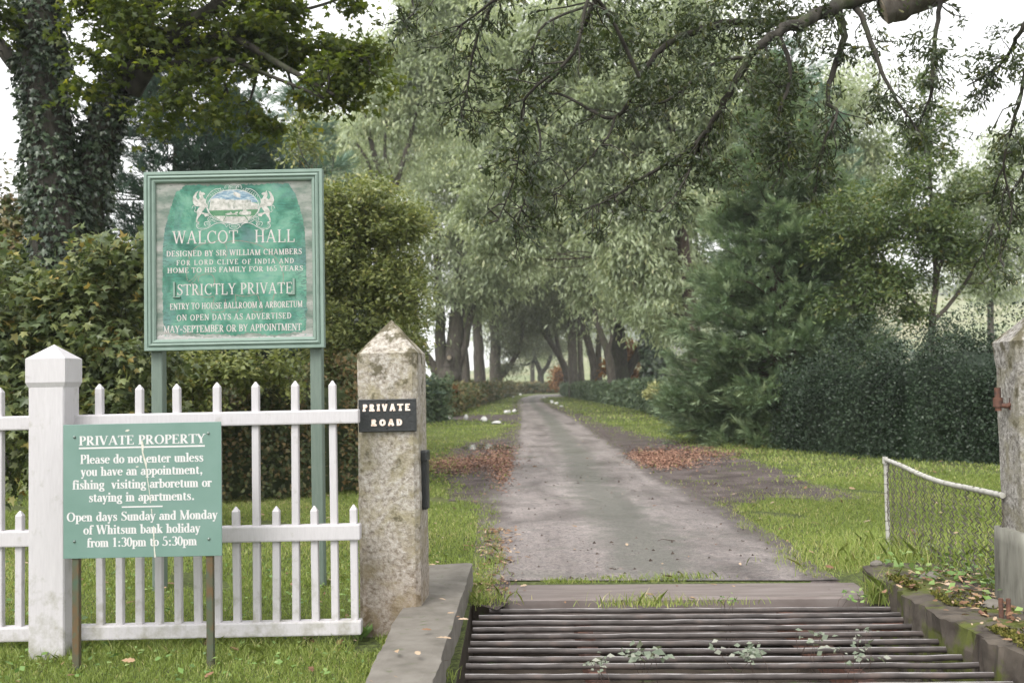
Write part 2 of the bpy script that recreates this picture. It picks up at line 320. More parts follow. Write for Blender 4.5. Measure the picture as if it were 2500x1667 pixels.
def box(bm, x0, x1, y0, y1, z0, z1, bev=0.0, rot=0, about=None, seg=1, mi=0):
    r = bmesh.ops.create_cube(bm, size=1); vs = r['verts']
    for v in vs: v.co = Vector(((x0+x1)/2+v.co.x*(x1-x0), (y0+y1)/2+v.co.y*(y1-y0), (z0+z1)/2+v.co.z*(z1-z0)))
    fs = set()
    if bev:
        es = list({e for v in vs for e in v.link_edges})
        q = bmesh.ops.bevel(bm, geom=es, offset=bev, segments=seg, affect='EDGES', profile=.6)
        vs = list({v for f in q['faces'] for v in f.verts} | {v for v in vs if v.is_valid})
    if rot:
        c = Vector(about) if about else Vector(((x0+x1)/2, (y0+y1)/2, 0))
        bmesh.ops.rotate(bm, verts=vs, cent=c, matrix=Matrix.Rotation(rot, 3, 'Z'))
    if mi:
        for v in vs:
            for f in v.link_faces: f.material_index = mi
    return vs
def tube(pts, rad, n=8, cap=True):
    pts = np.asarray(pts, float); m = len(pts); rad = np.broadcast_to(np.asarray(rad, float), (m,))
    t = np.gradient(pts, axis=0); t /= np.linalg.norm(t, axis=1)[:, None]+1e-9
    ref = np.array((0, 0, 1.0)) if abs(t[0, 2]) < .8 else np.array((1.0, 0, 0))
    u = np.cross(t[0], ref); u /= np.linalg.norm(u); V = []
    for k in range(m):
        u = u-t[k]*np.dot(u, t[k]); u /= np.linalg.norm(u)+1e-9; v = np.cross(t[k], u)
        a = np.arange(n)*2*math.pi/n
        V.append(pts[k]+rad[k]*(np.cos(a)[:, None]*u+np.sin(a)[:, None]*v))
    V = np.concatenate(V); q = []
    i = np.arange(n); j = (i+1) % n
    for k in range(m-1): q.append(np.stack([k*n+i, k*n+j, (k+1)*n+j, (k+1)*n+i], 1))
    return V, np.concatenate(q)
class Soup:
    def __init__(s): s.V = []; s.F = {}; s.n = 0; s.T = []
    def add(s, V, Fq, tint=None, mi=0):
        V = np.asarray(V, float); Fq = np.asarray(Fq, int)
        s.V.append(V); s.F.setdefault((Fq.shape[1], mi), []).append(Fq+s.n); s.n += len(V)
        if tint is not None: s.T.append(np.asarray(tint, float))
    def tube(s, pts, rad, n=8, mi=0):
        V, q = tube(pts, rad, n); s.add(V, q, mi=mi)
        m = len(V); k = n
        # end caps as fans
        for st, c in ((0, pts[0]), (m-n, pts[-1])):
            i = np.arange(k); s.add(np.vstack([V[st:st+n], [c]]), np.stack([i, (i+1) % k, np.full(k, k)], 1), mi=mi)
    def build(s, name, mat, parent=None, loc=None, smooth=False):
        return mesh_np(name, np.concatenate(s.V), [(np.concatenate(f), k[1]) for k, f in s.F.items()], mat, parent, loc,
                       np.concatenate(s.T) if s.T else None, smooth)
def prism(s, poly, y0, y1, zmap=None, mi=0):
    """poly of (x,z) -> prism between y0 (front) and y1, ngon faces triangulated by fan on convex pieces"""
    n = len(poly); V = [(x, y0, z) for x, z in poly]+[(x, y1, z) for x, z in poly]
    i = np.arange(n); s.add(V, np.stack([i, (i+1) % n, n+(i+1) % n, n+i], 1), mi=mi)

# ------------------------------------------------------------------ leaves
def leaf_template(kind):
    if kind == 'maple':
        ang = np.array([-165, -125, -100, -62, -35, -18, 0, 18, 35, 62, 100, 125, 165]); rr = np.array([.28, .55, .34, .78, .42, .62, 1, .62, .42, .78, .34, .55, .28])
        a = np.radians(ang); V = np.stack([rr*np.cos(a)*.62+.38, rr*np.sin(a)*.62, -.18*np.abs(np.sin(a))*rr], 1)
        V = np.vstack([[.36, 0, .03], V]); k = len(ang); i = np.arange(1, k+1)
        return V, np.stack([np.zeros(k, int), i, np.r_[i[1:], 1]], 1)
    if kind == 'oak':
        x = np.array([0, .16, .30, .44, .58, .74, .86, 1.0]); wd = np.array([.02, .07, .16, .10, .21, .13, .15, .0])
        V = np.vstack([np.stack([x, wd, .12*wd-.12*x*x], 1), np.stack([x, -wd, .12*wd-.12*x*x], 1)]); k = len(x); i = np.arange(k-1)
        return V, np.stack([i, i+1, k+i+1, k+i], 1)
    if kind == 'long':
        V = np.array([[0, 0, 0], [.45, .14, .03], [1, 0, -.18], [.45, -.14, .03]]); return V, np.array([[0, 1, 2, 3]])
    if kind == 'needle':
        V = np.array([[0, .03, 0], [.5, .055, .02], [1, 0, 0], [.5, -.055, .02]]); return V, np.array([[0, 1, 2, 3]])
    if kind == 'spike':
        V = np.array([[0, .10, 0], [1, 0, -.05], [0, -.10, 0]]); return V, np.array([[0, 1, 2]])
    V = np.array([[0, 0, 0], [.42, .32, .06], [1, 0, -.08], [.42, -.32, .06]]); return V, np.array([[0, 1, 2, 3]])
def norm(v): return v/(np.linalg.norm(v, axis=-1, keepdims=True)+1e-9)
def scatter(soup, pos, axis, nrm, size, kind, tint):
    T, Fq = leaf_template(kind); n = len(pos); k = len(T)
    ax = norm(axis); nr = nrm-ax*np.sum(nrm*ax, 1, keepdims=True); nr = norm(nr); sd = np.cross(nr, ax)
    V = pos[:, None, :]+size[:, None, None]*(T[None, :, 0, None]*ax[:, None]+T[None, :, 1, None]*sd[:, None]+T[None, :, 2, None]*nr[:, None])
    Fa = (Fq[None]+(np.arange(n)*k)[:, None, None]).reshape(-1, Fq.shape[1])
    soup.add(V.reshape(-1, 3), Fa, np.repeat(tint, k))
def clusters(rg, clumps, N, shell=.6, sup=16, sprad=.30):
    """cluster centres in a set of ellipsoids (c, r, weight), gathered into drooping dome-shaped boughs"""
    wts = np.array([c[2]*(c[1][0]*c[1][1]*c[1][2])**(2/3) for c in clumps]); wts /= wts.sum(); C = np.array([c[0] for c in clumps], float); Rr = np.array([c[1] for c in clumps], float)
    M_ = max(len(clumps)*3, N//sup); pick = rg.choice(len(clumps), M_, p=wts); d = norm(rg.normal(size=(M_, 3))); r = rg.random(M_)**shell
    lump = 1+.18*np.sin(d[:, 0]*5+pick)+.16*np.sin(d[:, 1]*7+d[:, 2]*6+pick*2); S_ = C[pick]+d*Rr[pick]*(r*lump*(1+.20*rg.normal(size=M_)))[:, None]
    k = rg.integers(0, M_, N); sr = Rr[pick][k].mean(1)*sprad*(.5+.9*rg.random(M_))[k]; o = rg.normal(size=(N, 3))*sr[:, None]*np.array([.8, .8, .28]); rad = np.hypot(o[:, 0], o[:, 1])
    o[:, 2] -= .45*rad**2/(sr+1e-6)
    return S_[k]+o, norm(d[k]*.7+o/(sr[:, None]+1e-6)*.8+np.array([0, 0, .35])), pick[k]
def foliage(rg, soup, C, out, per, s, size, kind, droop=.3, spread=.8, up=1.0, flat=.7, outw=.5, tv=.35, upturn=0):
    N = len(C); pos = np.repeat(C, per, 0)+rg.normal(size=(N*per, 3))*s*np.array([1, 1, flat])
    o = np.repeat(out, per, 0)
    ax = o*outw+rg.normal(size=(N*per, 3))*spread*np.array([1, 1, .6])+np.array([0, 0, -droop+upturn])
    nr = np.array([0, 0, up])+rg.normal(size=(N*per, 3))*.55+o*.35
    sz = size*(.65+.7*rg.random(N*per)); t = np.clip(np.repeat(rg.random(N), per)*(1-tv)+rg.random(N*per)*tv, 0, 1)
    scatter(soup, pos, ax, nr, sz, kind, t)
def wobble(rg, p0, p1, n=7, bend=.12, sag=0):
    p0 = np.array(p0, float); p1 = np.array(p1, float); t = np.linspace(0, 1, n)[:, None]; L = np.linalg.norm(p1-p0)
    off = rg.normal(size=3)*bend*L; off2 = rg.normal(size=3)*bend*.5*L
    return p0+(p1-p0)*t+off*np.sin(math.pi*t)+off2*np.sin(2*math.pi*t)+np.array([0, 0, sag*L])*np.sin(math.pi*t)
def CL(px, py, Y, rx, ry, rd, wt=1.0): return (A(px, py, Y), (rx*Y/F, rd, ry*Y/F), wt)
def stem_px(pts, Y):            # [(px,py,r_px)] -> points and radii in metres; each may carry its own Y
    p = [A(q[0], q[1], q[3] if len(q) > 3 else Y) for q in pts]; r = [q[2]*(q[3] if len(q) > 3 else Y)/F for q in pts]
    return p, r
def smooth_path(p, r, k=4):
    p = np.array(p, float); r = np.array(r, float); m = len(p)
    if m < 3: return p, r
    ts = np.linspace(0, m-1, (m-1)*k+1); o = []
    for t in ts:
        i = min(int(t), m-2); f = t-i; a = p[max(i-1, 0)]; b = p[i]; c = p[i+1]; d = p[min(i+2, m-1)]
        o.append(.5*((2*b)+(c-a)*f+(2*a-5*b+4*c-d)*f*f+(3*b-a-3*c+d)*f**3))
    return np.array(o), np.interp(ts, np.arange(m), r)
def tree(name, label, cat, base, stems, clumps, N, per, s, size, kind, lmat, bmat, seed, group=None, limbs=True, twigs=4, sides=9, shell=.6, sup=16, sprad=.30, sprigs=0, **kw):
    rg = np.random.default_rng(seed); t = thing(name, base, label, cat, group)
    sp = Soup(); allp = []
    for p, r in stems:
        p, r = smooth_path(p, r); p = p+rg.normal(size=p.shape)*r[:, None]*.08
        sp.tube(p, r, sides); allp.append(np.c_[p, r])
    C, d, pick = clusters(rg, clumps, N, shell, sup, sprad)
    if limbs and allp:
        ap = np.concatenate(allp)
        for k, c in enumerate(clumps):
            cc = np.array(c[0]); dd = np.linalg.norm(ap[:, :3]-cc, axis=1)+np.maximum(0, ap[:, 2]-cc[2])*2
            j = np.argmin(dd); r0 = min(ap[j, 3]*.55, .02*dd[j]+.03)
            q = wobble(rg, ap[j, :3], cc, 8, .1, .03); sp.tube(q, np.linspace(r0, r0*.35, 8), 6)
            mine = np.where(pick == k)[0]
            for m in rg.choice(mine, min(twigs, len(mine)), replace=False) if len(mine) else []:
                i = rg.integers(3, 8); sp.tube(wobble(rg, q[i], C[m], 6, .12), np.linspace(r0*.34, r0*.08, 6), 4)
    if sprigs:          # shoots that stand clear of the crown
        wts = np.array([q[2]*(q[1][0]*q[1][1]*q[1][2])**(2/3) for q in clumps]); wts /= wts.sum(); E = []; D = []
        for _ in range(sprigs):
            q = clumps[rg.choice(len(clumps), p=wts)]; dv = norm((rg.normal(size=3)*[1, 1, .8]+[0, -.2, .45])[None])[0]; p0 = np.array(q[0])+dv*np.array(q[1])*.8; p1 = p0+norm((dv+rg.normal(size=3)*.35)[None])[0]*min(q[1])*(.35+.6*rg.random()); w_ = wobble(rg, p0, p1, 6, .08, .03)
            sp.tube(w_, np.linspace(.006, .002, 6)*max(1, size/.12), 4)
            for m in range(7): i = rg.integers(0, 6); E.append(w_[i]+rg.normal(size=3)*s*.4); D.append(p1-p0)
        C = np.vstack([C, E]); d = np.vstack([d, norm(np.array(D))])
    if sp.n: sp.build('trunk', bmat, t, smooth=True)
    fl = Soup(); foliage(rg, fl, C, d, per, s, size, kind, **kw); fl.build('crown', lmat, t)
    return t

# ------------------------------------------------------------------ lettering: a drawn serif alphabet
def arc(cx, cy, rx, ry, a0, a1, n=14):
    return [(cx+rx*math.cos(R(a0+(a1-a0)*k/n)), cy+ry*math.sin(R(a0+(a1-a0)*k/n)), R(a0+(a1-a0)*k/n)) for k in range(n+1)]
def glyph(ch, T, t):
    """strokes in cap-height units: list of polylines of (x, y, width); returns (advance, strokes)"""
    S = []; h = T/2; q = t/2
    def L(x0, y0, x1, y1, w): S.append([(x0, y0, w), (x1, y1, w)])
    def C(cx, cy, rx, ry, a0, a1, n=16): S.append([(x, y, t+(T-t)*abs(math.cos(a))**1.4) for x, y, a in arc(cx, cy, rx, ry, a0, a1, n)])
    def V(x, y0, y1, w=None): L(x, y0, x, y1, w or T)
    def H(x0, x1, y, w=None): L(x0, y, x1, y, w or t)
    sw = T*.5+.075
    def sf(x, y, d=0):        # serif bar at foot (y=0) or head
        yy = y+q if y < .3 else y-q
        H(x-sw+d, x+sw+d, yy, t)
    X = .66                    # lower-case height
    if ch == ' ': return .32, S
    if ch == 'A': L(.09, 0, .40, 1, t*1.2); L(.40, 1, .70, 0, T); H(.18, .60, .34); H(-.01, .20, q); H(.57, .83, q); return .84, S
    if ch == 'B': V(.16, 0, 1); C(.32, .745, .22, .255-q, -90, 90); C(.32, .27, .28, .27-q, -90, 90); H(.04, .34, 1-q); H(.04, .34, q); H(.16, .34, .5); return .68, S
    if ch == 'C': C(.46, .5, .38-h*.4, .5-q, 48, 312, 24); L(.735, .70, .735, .97, t*1.3); return .80, S
    if ch == 'D': V(.16, 0, 1); C(.30, .5, .42-h*.5, .5-q, -90, 90, 20); H(.04, .32, 1-q); H(.04, .32, q); return .80, S
    if ch in 'EF':
        V(.16, 0, 1); H(.04, .58, 1-q); H(.16, .44, .52); L(.58, 1, .58, .80, t*1.2); L(.44, .62, .44, .42, t)
        if ch == 'E': H(.04, .62, q); L(.62, 0, .62, .22, t*1.2); return .69, S
        sf(.16, 0); return .62, S
    if ch == 'G': C(.46, .5, .38-h*.4, .5-q, 48, 318, 24); L(.735, .70, .735, .97, t*1.3); V(.70, .06, .42); H(.55, .84, .42); return .86, S
    if ch == 'H':
        for x in (.17, .67): V(x, 0, 1); sf(x, 0); sf(x, 1)
        H(.17, .67, .51); return .84, S
    if ch == 'I': V(.18, 0, 1); sf(.18, 0); sf(.18, 1); return .36, S
    if ch == 'L': V(.16, 0, 1); sf(.16, 1); H(.04, .60, q); L(.60, 0, .60, .25, t*1.2); return .65, S
    if ch == 'M': V(.13, 0, 1, t*1.3); L(.13, 1, .46, .02, T); L(.46, .02, .80, 1, t*1.2); V(.81, 0, 1); sf(.81, 0); sf(.81, 1); H(.01, .16, 1-q); H(.02, .25, q); return .97, S
    if ch == 'N': V(.14, 0, 1, t*1.3); L(.13, 1, .67, .02, T); V(.67, 0, 1, t*1.3); H(.0, .16, 1-q); H(.03, .25, q); H(.56, .79, 1-q); return .82, S
    if ch == 'O': C(.45, .5, .37-h*.4, .5-q, 0, 360, 30); return .90, S
    if ch == 'P': V(.16, 0, 1); C(.30, .725, .26-h*.3, .275-q, -90, 90); H(.04, .32, 1-q); H(.16, .32, .45+q); sf(.16, 0); return .62, S
    if ch == 'R': V(.16, 0, 1); C(.30, .735, .25-h*.3, .265-q, -90, 90); H(.04, .32, 1-q); H(.16, .32, .47+q); L(.33, .48, .62, .02, T); sf(.16, 0); H(.56, .76, q); return .75, S
    if ch == 'S':
        pts = [(.50, .80), (.46, .91), (.32, .975), (.18, .93), (.12, .80), (.15, .67), (.28, .57), (.42, .47), (.51, .36), (.51, .20), (.42, .07), (.27, .025), (.13, .09), (.09, .22)]
        ww = [t, t, t, t*1.3, T*.8, T, T, T, T, T*.8, t*1.3, t, t, t]
        S.append([(x, y, w_) for (x, y), w_ in zip(pts, ww)]); L(.52, .76, .52, .98, t*1.1); L(.075, .02, .075, .27, t*1.1); return .60, S
    if ch == 'T': V(.36, 0, 1); sf(.36, 0); H(.03, .69, 1-q); L(.03, 1, .03, .78, t*1.2); L(.69, 1, .69, .78, t*1.2); return .72, S
    if ch == 'U': V(.17, .3, 1); S.append([(x, y, t+(T-t)*max(0, -math.cos(a))) for x, y, a in arc(.42, .3, .25, .3-q, 180, 360)]); V(.67, .3, 1, t*1.3); sf(.17, 1); H(.56, .79, 1-q); return .82, S
    if ch == 'V': L(.10, 1, .40, .02, T); L(.40, .02, .68, 1, t*1.2); H(-.02, .24, 1-q); H(.57, .79, 1-q); return .78, S
    if ch == 'W': L(.10, 1, .34, .02, T); L(.34, .02, .56, .96, t*1.2); L(.54, 1, .78, .02, T); L(.78, .02, 1.01, 1, t*1.2); H(-.02, .24, 1-q); H(.42, .66, 1-q); H(.90, 1.12, 1-q); return 1.10, S
    if ch == 'Y': L(.09, 1, .37, .46, T); L(.37, .46, .64, 1, t*1.2); V(.37, 0, .48); sf(.37, 0); H(-.02, .22, 1-q); H(.53, .75, 1-q); return .73, S
    if ch == '&': C(.36, .77, .14, .21, 0, 360); L(.25, .66, .66, .03, T); C(.34, .25, .24, .25-q, 75, 330); L(.52, .14, .66, .42, t); H(.56, .76, .44); return .80, S
    if ch == '-': H(.05, .43, .42, T*.8); return .48, S
    if ch == '1': V(.26, 0, 1); sf(.26, 0); L(.08, .84, .26, .97, t*1.2); return .50, S
    if ch == '0': C(.27, .5, .2, .5-q, 0, 360, 26); return .54, S
    if ch == '3': C(.24, .745, .19, .255-q, -80, 150); C(.24, .27, .23, .27-q, -150, 85); return .54, S
    if ch == '5': C(.24, .32, .24, .32-q, -150, 100); L(.13, .62, .17, 1, t*1.2); H(.16, .48, .96, T*.6); return .56, S
    if ch == '6': C(.29, .31, .21, .31-q, 0, 360, 24); S.append([(.08, .35, T), (.12, .62, T*.9), (.24, .84, t*1.6), (.44, .98, t)]); return .58, S
    if ch == ':': H(.10, .10+T, .1, T); H(.10, .10+T, .52, T); return .2+T, S
    if ch == '.': H(.08, .08+T, h, T); return .18+T, S
    if ch == ',': H(.08, .08+T, h, T); L(.08+T*.8, .05, .08+T*.25, -.17, t*1.4); return .18+T, S
    # lower case
    def stem(x, y0, y1, foot=True, head=True):
        V(x, y0, y1)
        if foot: H(x-sw*.95, x+sw*.95, y0+q)
        if head: H(x-sw*1.1, x, y1-q*1.6, t*1.2)
    def arch(x0, x1): S.append([(x, y, t+(T-t)*max(0, math.cos(a))) for x, y, a in arc((x0+x1)/2, X-.22, (x1-x0)/2, .22-q, 165, 0, 10)])
    if ch == 'a': V(.38, .05, .46); S.append([(x, y, t*1.4+(T-t)*.5*abs(math.cos(a))) for x, y, a in arc(.25, .46, .13, .2-q, 0, 165, 10)]); C(.24, .20, .16, .20-q, 80, 300); L(.27, .38, .38, .40, t*1.4); L(.38, .06, .50, .05, t*1.4); return .50, S
    if ch == 'b': stem(.13, 0, 1, False); C(.29, X/2, .18, X/2-q, -130, 130, 18); return .55, S
    if ch == 'd': stem(.42, 0, 1, False); C(.26, X/2, .18, X/2-q, 50, 310, 18); H(.42, .55, q); return .56, S
    if ch == 'e': C(.26, X/2, .19, X/2-q, 8, 318, 22); H(.09, .45, .38, t*1.2); return .50, S
    if ch == 'f': stem(.17, 0, .74, True, False); S.append([(x, y, t+(T-t)*max(0, -math.cos(a))) for x, y, a in arc(.32, .76, .15, .24-q, 180, 60, 10)]); H(.03, .36, X-q, t*1.1); H(.34, .34+T*.8, .92, T*.8); return .38, S
    if ch == 'g': C(.24, .44, .16, .22-q, 0, 360, 20); C(.25, -.10, .20, .15-q*.6, 0, 360, 20); S.append([(.14, .26, t*1.4), (.10, .14, T*.7), (.30, .08, T*.8), (.42, .02, T*.7)]); H(.36, .50, X-.06, T*.6); return .51, S
    if ch == 'h': stem(.13, 0, 1); arch(.13, .43); V(.43, 0, X-.2); H(.43-sw*.9, .43+sw*.9, q); return .58, S
    if ch == 'i': stem(.15, 0, X); H(.15-h, .15+h, .88, T); return .30, S
    if ch == 'k': stem(.13, 0, 1); L(.15, .27, .42, X-.02, t*1.2); L(.24, .38, .47, .02, T); H(.38, .58, q); H(.33, .54, X-q); return .57, S
    if ch == 'l': stem(.15, 0, 1); return .30, S
    if ch in 'mn':
        stem(.13, 0, X); arch(.13, .42); V(.42, 0, X-.2); H(.42-sw*.9, .42+sw*.9, q)
        if ch == 'n': return .57, S
        arch(.42, .71); V(.71, 0, X-.2); H(.71-sw*.9, .71+sw*.9, q); return .86, S
    if ch == 'o': C(.26, X/2, .19, X/2-q, 0, 360, 24); return .52, S
    if ch == 'p': V(.13, -.27, X); H(.13-sw, .13+sw, -.27+q); H(.13-sw*1.1, .13, X-q*1.6, t*1.2); C(.29, X/2, .18, X/2-q, -130, 130, 18); return .55, S
    if ch == 'r': stem(.13, 0, X); S.append([(.13, .42, t*1.2), (.24, .60, t*1.6), (.36, .60, T*.8)]); H(.30, .30+T*.8, .56, T*.8); return .42, S
    if ch == 's':
        pts = [(.36, .52), (.32, .61), (.21, .64), (.11, .57), (.12, .46), (.23, .36), (.35, .26), (.37, .14), (.29, .035), (.17, .02), (.09, .10)]
        ww = [t, t, t*1.2, T*.7, T*.9, T, T*.9, T*.8, t*1.3, t, t]
        S.append([(x, y, w_) for (x, y), w_ in zip(pts, ww)]); L(.37, .46, .37, .65, t); L(.075, .0, .075, .2, t); return .44, S
    if ch == 't': V(.16, .1, .80); S.append([(.16, .14, T), (.20, .05, t*2), (.30, .03, t*1.4), (.36, .10, t)]); H(.03, .33, X-q, t*1.2); return .37, S
    if ch == 'u': V(.13, .2, X); H(.02, .13, X-q*1.4, t*1.2); S.append([(x, y, t+(T-t)*max(0, -math.cos(a))) for x, y, a in arc(.28, .21, .15, .21-q, 180, 350, 10)]); V(.43, 0, X); H(.31, .43, X-q*1.4, t*1.2); H(.43, .55, q); return .57, S
    if ch in 'vy':
        L(.09, X, .27, .02, T); L(.27, .02, .44, X, t*1.3); H(-.02, .22, X-q); H(.35, .54, X-q)
        if ch == 'y': L(.28, .04, .18, -.22, t*1.4); H(.04, .04+T, -.20, T*.8)
        return .52, S
    return .4, S
def text(soup, s, x0, x1, zb, cap, y, T=.16, t=.06, depth=.0, gap=.05, jitter=0, rg=None, slope=0.0, mi=0):
    """set s between x0 and x1 on baseline zb, on the plane y (facing -Y); depth>0 stands it proud of the plane"""
    gl = [glyph(c, T, t) for c in s]; W = sum(g[0] for g in gl)+gap*(len(s)-1); k = (x1-x0)/W; x = 0; n = 0
    for adv, strokes in gl:
        jz = rg.normal()*jitter if rg is not None else 0
        for si, st in enumerate(strokes):
            P_ = np.array([(p[0], p[1]) for p in st]); Wd = np.array([p[2] for p in st])
            d = np.gradient(P_, axis=0); ln = np.linalg.norm(d, axis=1)[:, None]+1e-9; d = d/ln; nn = np.stack([-d[:, 1], d[:, 0]], 1)
            a = P_+nn*Wd[:, None]/2; b = P_-nn*Wd[:, None]/2
            def place(q): return np.stack([x0+(x+q[:, 0])*k, np.zeros(len(q)), zb+(q[:, 1]+jz)*cap+slope*((x+q[:, 0])*k)], 1)
            A_, B_ = place(a), place(b); m = len(A_); i = np.arange(m-1); yy = y-depth-.00012*(si+1)
            A_[:, 1] = yy; B_[:, 1] = yy
            soup.add(np.vstack([A_, B_]), np.stack([i, i+1, m+i+1, m+i], 1)[:, ::-1], mi=mi)
            if depth:
                A2, B2 = A_.copy(), B_.copy(); A2[:, 1] = y; B2[:, 1] = y
                soup.add(np.vstack([A_, A2]), np.stack([i, i+1, m+i+1, m+i], 1), mi=mi); soup.add(np.vstack([B_, B2]), np.stack([i, i+1, m+i+1, m+i], 1), mi=mi)
                for e in (0, m-1): soup.add(np.vstack([A_[e], B_[e], B2[e], A2[e]]), np.array([[0, 1, 2, 3]]), mi=mi)
        x += adv+gap
def ribbon(soup, pts, wd, y, closed=False, mi=0):
    """flat painted line in the XZ plane"""
    P_ = np.array(pts, float)
    if closed: P_ = np.vstack([P_, P_[:1]])
    d = np.gradient(P_, axis=0); d = d/(np.linalg.norm(d, axis=1)[:, None]+1e-9); nn = np.stack([-d[:, 1], d[:, 0]], 1); wd = np.broadcast_to(np.asarray(wd, float), (len(P_),))
    a = P_+nn*wd[:, None]/2; b = P_-nn*wd[:, None]/2; m = len(P_); i = np.arange(m-1)
    V = np.vstack([np.stack([a[:, 0], np.full(m, y), a[:, 1]], 1), np.stack([b[:, 0], np.full(m, y), b[:, 1]], 1)])
    soup.add(V, np.stack([i, i+1, m+i+1, m+i], 1), mi=mi)
def sheet_xz(name, poly, y, mat, parent):
    bm = bmesh.new(); vs = [bm.verts.new((p[0], y, p[1])) for p in poly]; f = bm.faces.new(vs); f.normal_update()
    if f.normal.y > 0: f.normal_flip()
    bmesh.ops.triangulate(bm, faces=bm.faces[:])
    base = ORG[parent.name]
    for v in bm.verts: v.co -= base
    me = bpy.data.meshes.new(name); bm.to_mesh(me); bm.free(); me.materials.append(mat)
    o = link(name, me, parent); ORG[o.name] = base; return o

# ------------------------------------------------------------------ the ground
GX0, GX1, GY0, GY1 = -.34, 2.66, 3.6, 7.50     # pit under the grid
def rise(X, Y): # the bank behind the right-hand kerb
    a = np.clip((X-2.60)/.35, 0, 1)*np.clip((10.2-Y)/2.4, 0, 1)
    b = np.clip((-.62-X)/.3, 0, 1)*np.clip((7.2-Y)/1.2, 0, 1)*.0
    return .13*a+b
def grid_mesh(s, xs, ys):
    X, Y = np.meshgrid(xs, ys); Z = rise(X, Y)+0.0; V = np.stack([X.ravel(), Y.ravel(), Z.ravel()], 1); nx = len(xs)
    i, j = np.meshgrid(np.arange(nx-1), np.arange(len(ys)-1)); a = (j*nx+i).ravel()
    s.add(V, np.stack([a, a+1, a+nx+1, a+nx], 1))
s = Soup()
ynear = np.r_[-25, -5, np.linspace(0, 7.5, 30)]
grid_mesh(s, np.r_[-650, -120, -30, np.linspace(-8, GX0, 20)], ynear)
grid_mesh(s, np.r_[GX1, np.linspace(2.75, 9, 40), 30, 120, 950], ynear)
grid_mesh(s, np.linspace(GX0, GX1, 4), np.r_[-25, 0, GY0])
yfar = np.r_[np.linspace(7.5, 12, 30), 20, 40, 80, 160, 320, 640, 1150]
grid_mesh(s, np.r_[-650, -120, -30, np.linspace(-8, GX0, 8), 1, 2, np.linspace(2.5, 9, 30), 30, 120, 950], yfar)
tag(s.build('ground', MT['ground']), kind='structure')

def dense(poly, step=.12, jit=.03, seed=1, closed=True):
    rg = np.random.default_rng(seed); o = []; n = len(poly)
    for k in range(n if closed else n-1):
        a = np.array(poly[k][:2], float); b = np.array(poly[(k+1) % n][:2], float); L = np.linalg.norm(b-a); dist = max(3, min(a[1], b[1]))
        m = max(1, int(L/(step*dist/8)))
        if m > 60: m = 60
        for i in range(m):
            p = a+(b-a)*i/m; o.append(p+rg.normal(size=2)*jit*dist/8*np.array([1, 1.6]))
    return np.array(o)
from mathutils.geometry import delaunay_2d_cdt
def ground_sheet(name, poly, z, mat):
    n = len(poly); vs, es, fs, *_ = delaunay_2d_cdt([Vector((p[0], p[1])) for p in poly], [(i, (i+1) % n) for i in range(n)], [], 1, 1e-4)
    me = bpy.data.meshes.new(name); me.from_pydata([(v.x, v.y, z) for v in vs], [], [f if (vs[f[1]]-vs[f[0]]).cross(vs[f[2]]-vs[f[0]]) > 0 else f[::-1] for f in fs]); me.update(); me.materials.append(mat)
    return tag(link(name, me), kind='structure')
roadL = [(1222, 1419), (1222, 1330), (1220, 1260), (1221, 1204), (1238, 1165), (1262, 1115), (1270, 1060), (1275, 1015), (1269, 985), (1276, 972), (1300, 965.5), (1332, 963), (1420, 962)]
roadR = [(1480, 966), (1400, 967.5), (1335, 969), (1320, 973), (1322, 980), (1344, 996), (1383, 1014), (1424, 1040), (1462, 1070), (1523, 1111), (1571, 1153), (1670, 1210), (1760, 1262), (1860, 1325), (1975, 1410), (2010, 1419)]
road_poly = dense([P(*q) for q in roadL+roadR], .15, .02, 3)
def loft_road():
    def res(pts, m):
        p = np.array([P(*q)[:2] for q in pts]); p, _ = smooth_path(np.c_[p, np.zeros(len(p))], np.ones(len(p)), 8); d = np.r_[0, np.cumsum(np.linalg.norm(np.diff(p, axis=0), axis=1)/np.maximum(p[1:, 1], 5))]; t = np.linspace(0, d[-1], m)
        return np.stack([np.interp(t, d, p[:, 0]), np.interp(t, d, p[:, 1])], 1)
    m, k = 220, 24; L = res(roadL, m); Rr = res(roadR[::-1], m); u = np.linspace(-.10, 1.10, k); V = L[:, None]*(1-u)[None, :, None]+Rr[:, None]*u[None, :, None]
    V = np.concatenate([V, np.full((m, k, 1), .0105)], 2); V[:, 0, 2] = V[:, -1, 2] = .0075; i, j = np.meshgrid(np.arange(m-1), np.arange(k-1)); a = (i*k+j).ravel(); tag(mesh_np('road', V.reshape(-1, 3), [np.stack([a, a+1, a+k+1, a+k], 1)], MT['road'], tint=np.tile(u, m)), kind='structure')
dirtR = [(1322, 966), (1345, 985), (1400, 1005), (1470, 1032), (1560, 1058), (1660, 1075), (1740, 1098), (1830, 1118), (1930, 1160), (2010, 1190), (2120, 1216), (2060, 1226), (1930, 1218), (1830, 1222), (1790, 1232), (1808, 1262), (1850, 1295), (1915, 1338), (2000, 1375), (2085, 1408), (2105, 1432), (2000, 1432), (1700, 1300), (1400, 1080), (1330, 1000)]
dirtL = [(1268, 975), (1262, 1000), (1265, 1012), (1150, 1013), (1045, 1014), (1030, 1022), (1150, 1027), (1230, 1030), (1245, 1045), (1225, 1062), (1190, 1072), (1140, 1085), (1080, 1110), (1062, 1140), (1075, 1155), (1105, 1162), (1090, 1190), (1082, 1212), (1130, 1222), (1165, 1240), (1190, 1268), (1205, 1310), (1208, 1380), (1185, 1440), (1180, 1478), (1240, 1478), (1300, 1300), (1300, 1050), (1290, 985)]
dirtR_poly = dense([P(*q) for q in dirtR], .10, .06, 5); dirtL_poly = dense([P(*q) for q in dirtL], .10, .06, 6)
def ring_ok(poly): return poly
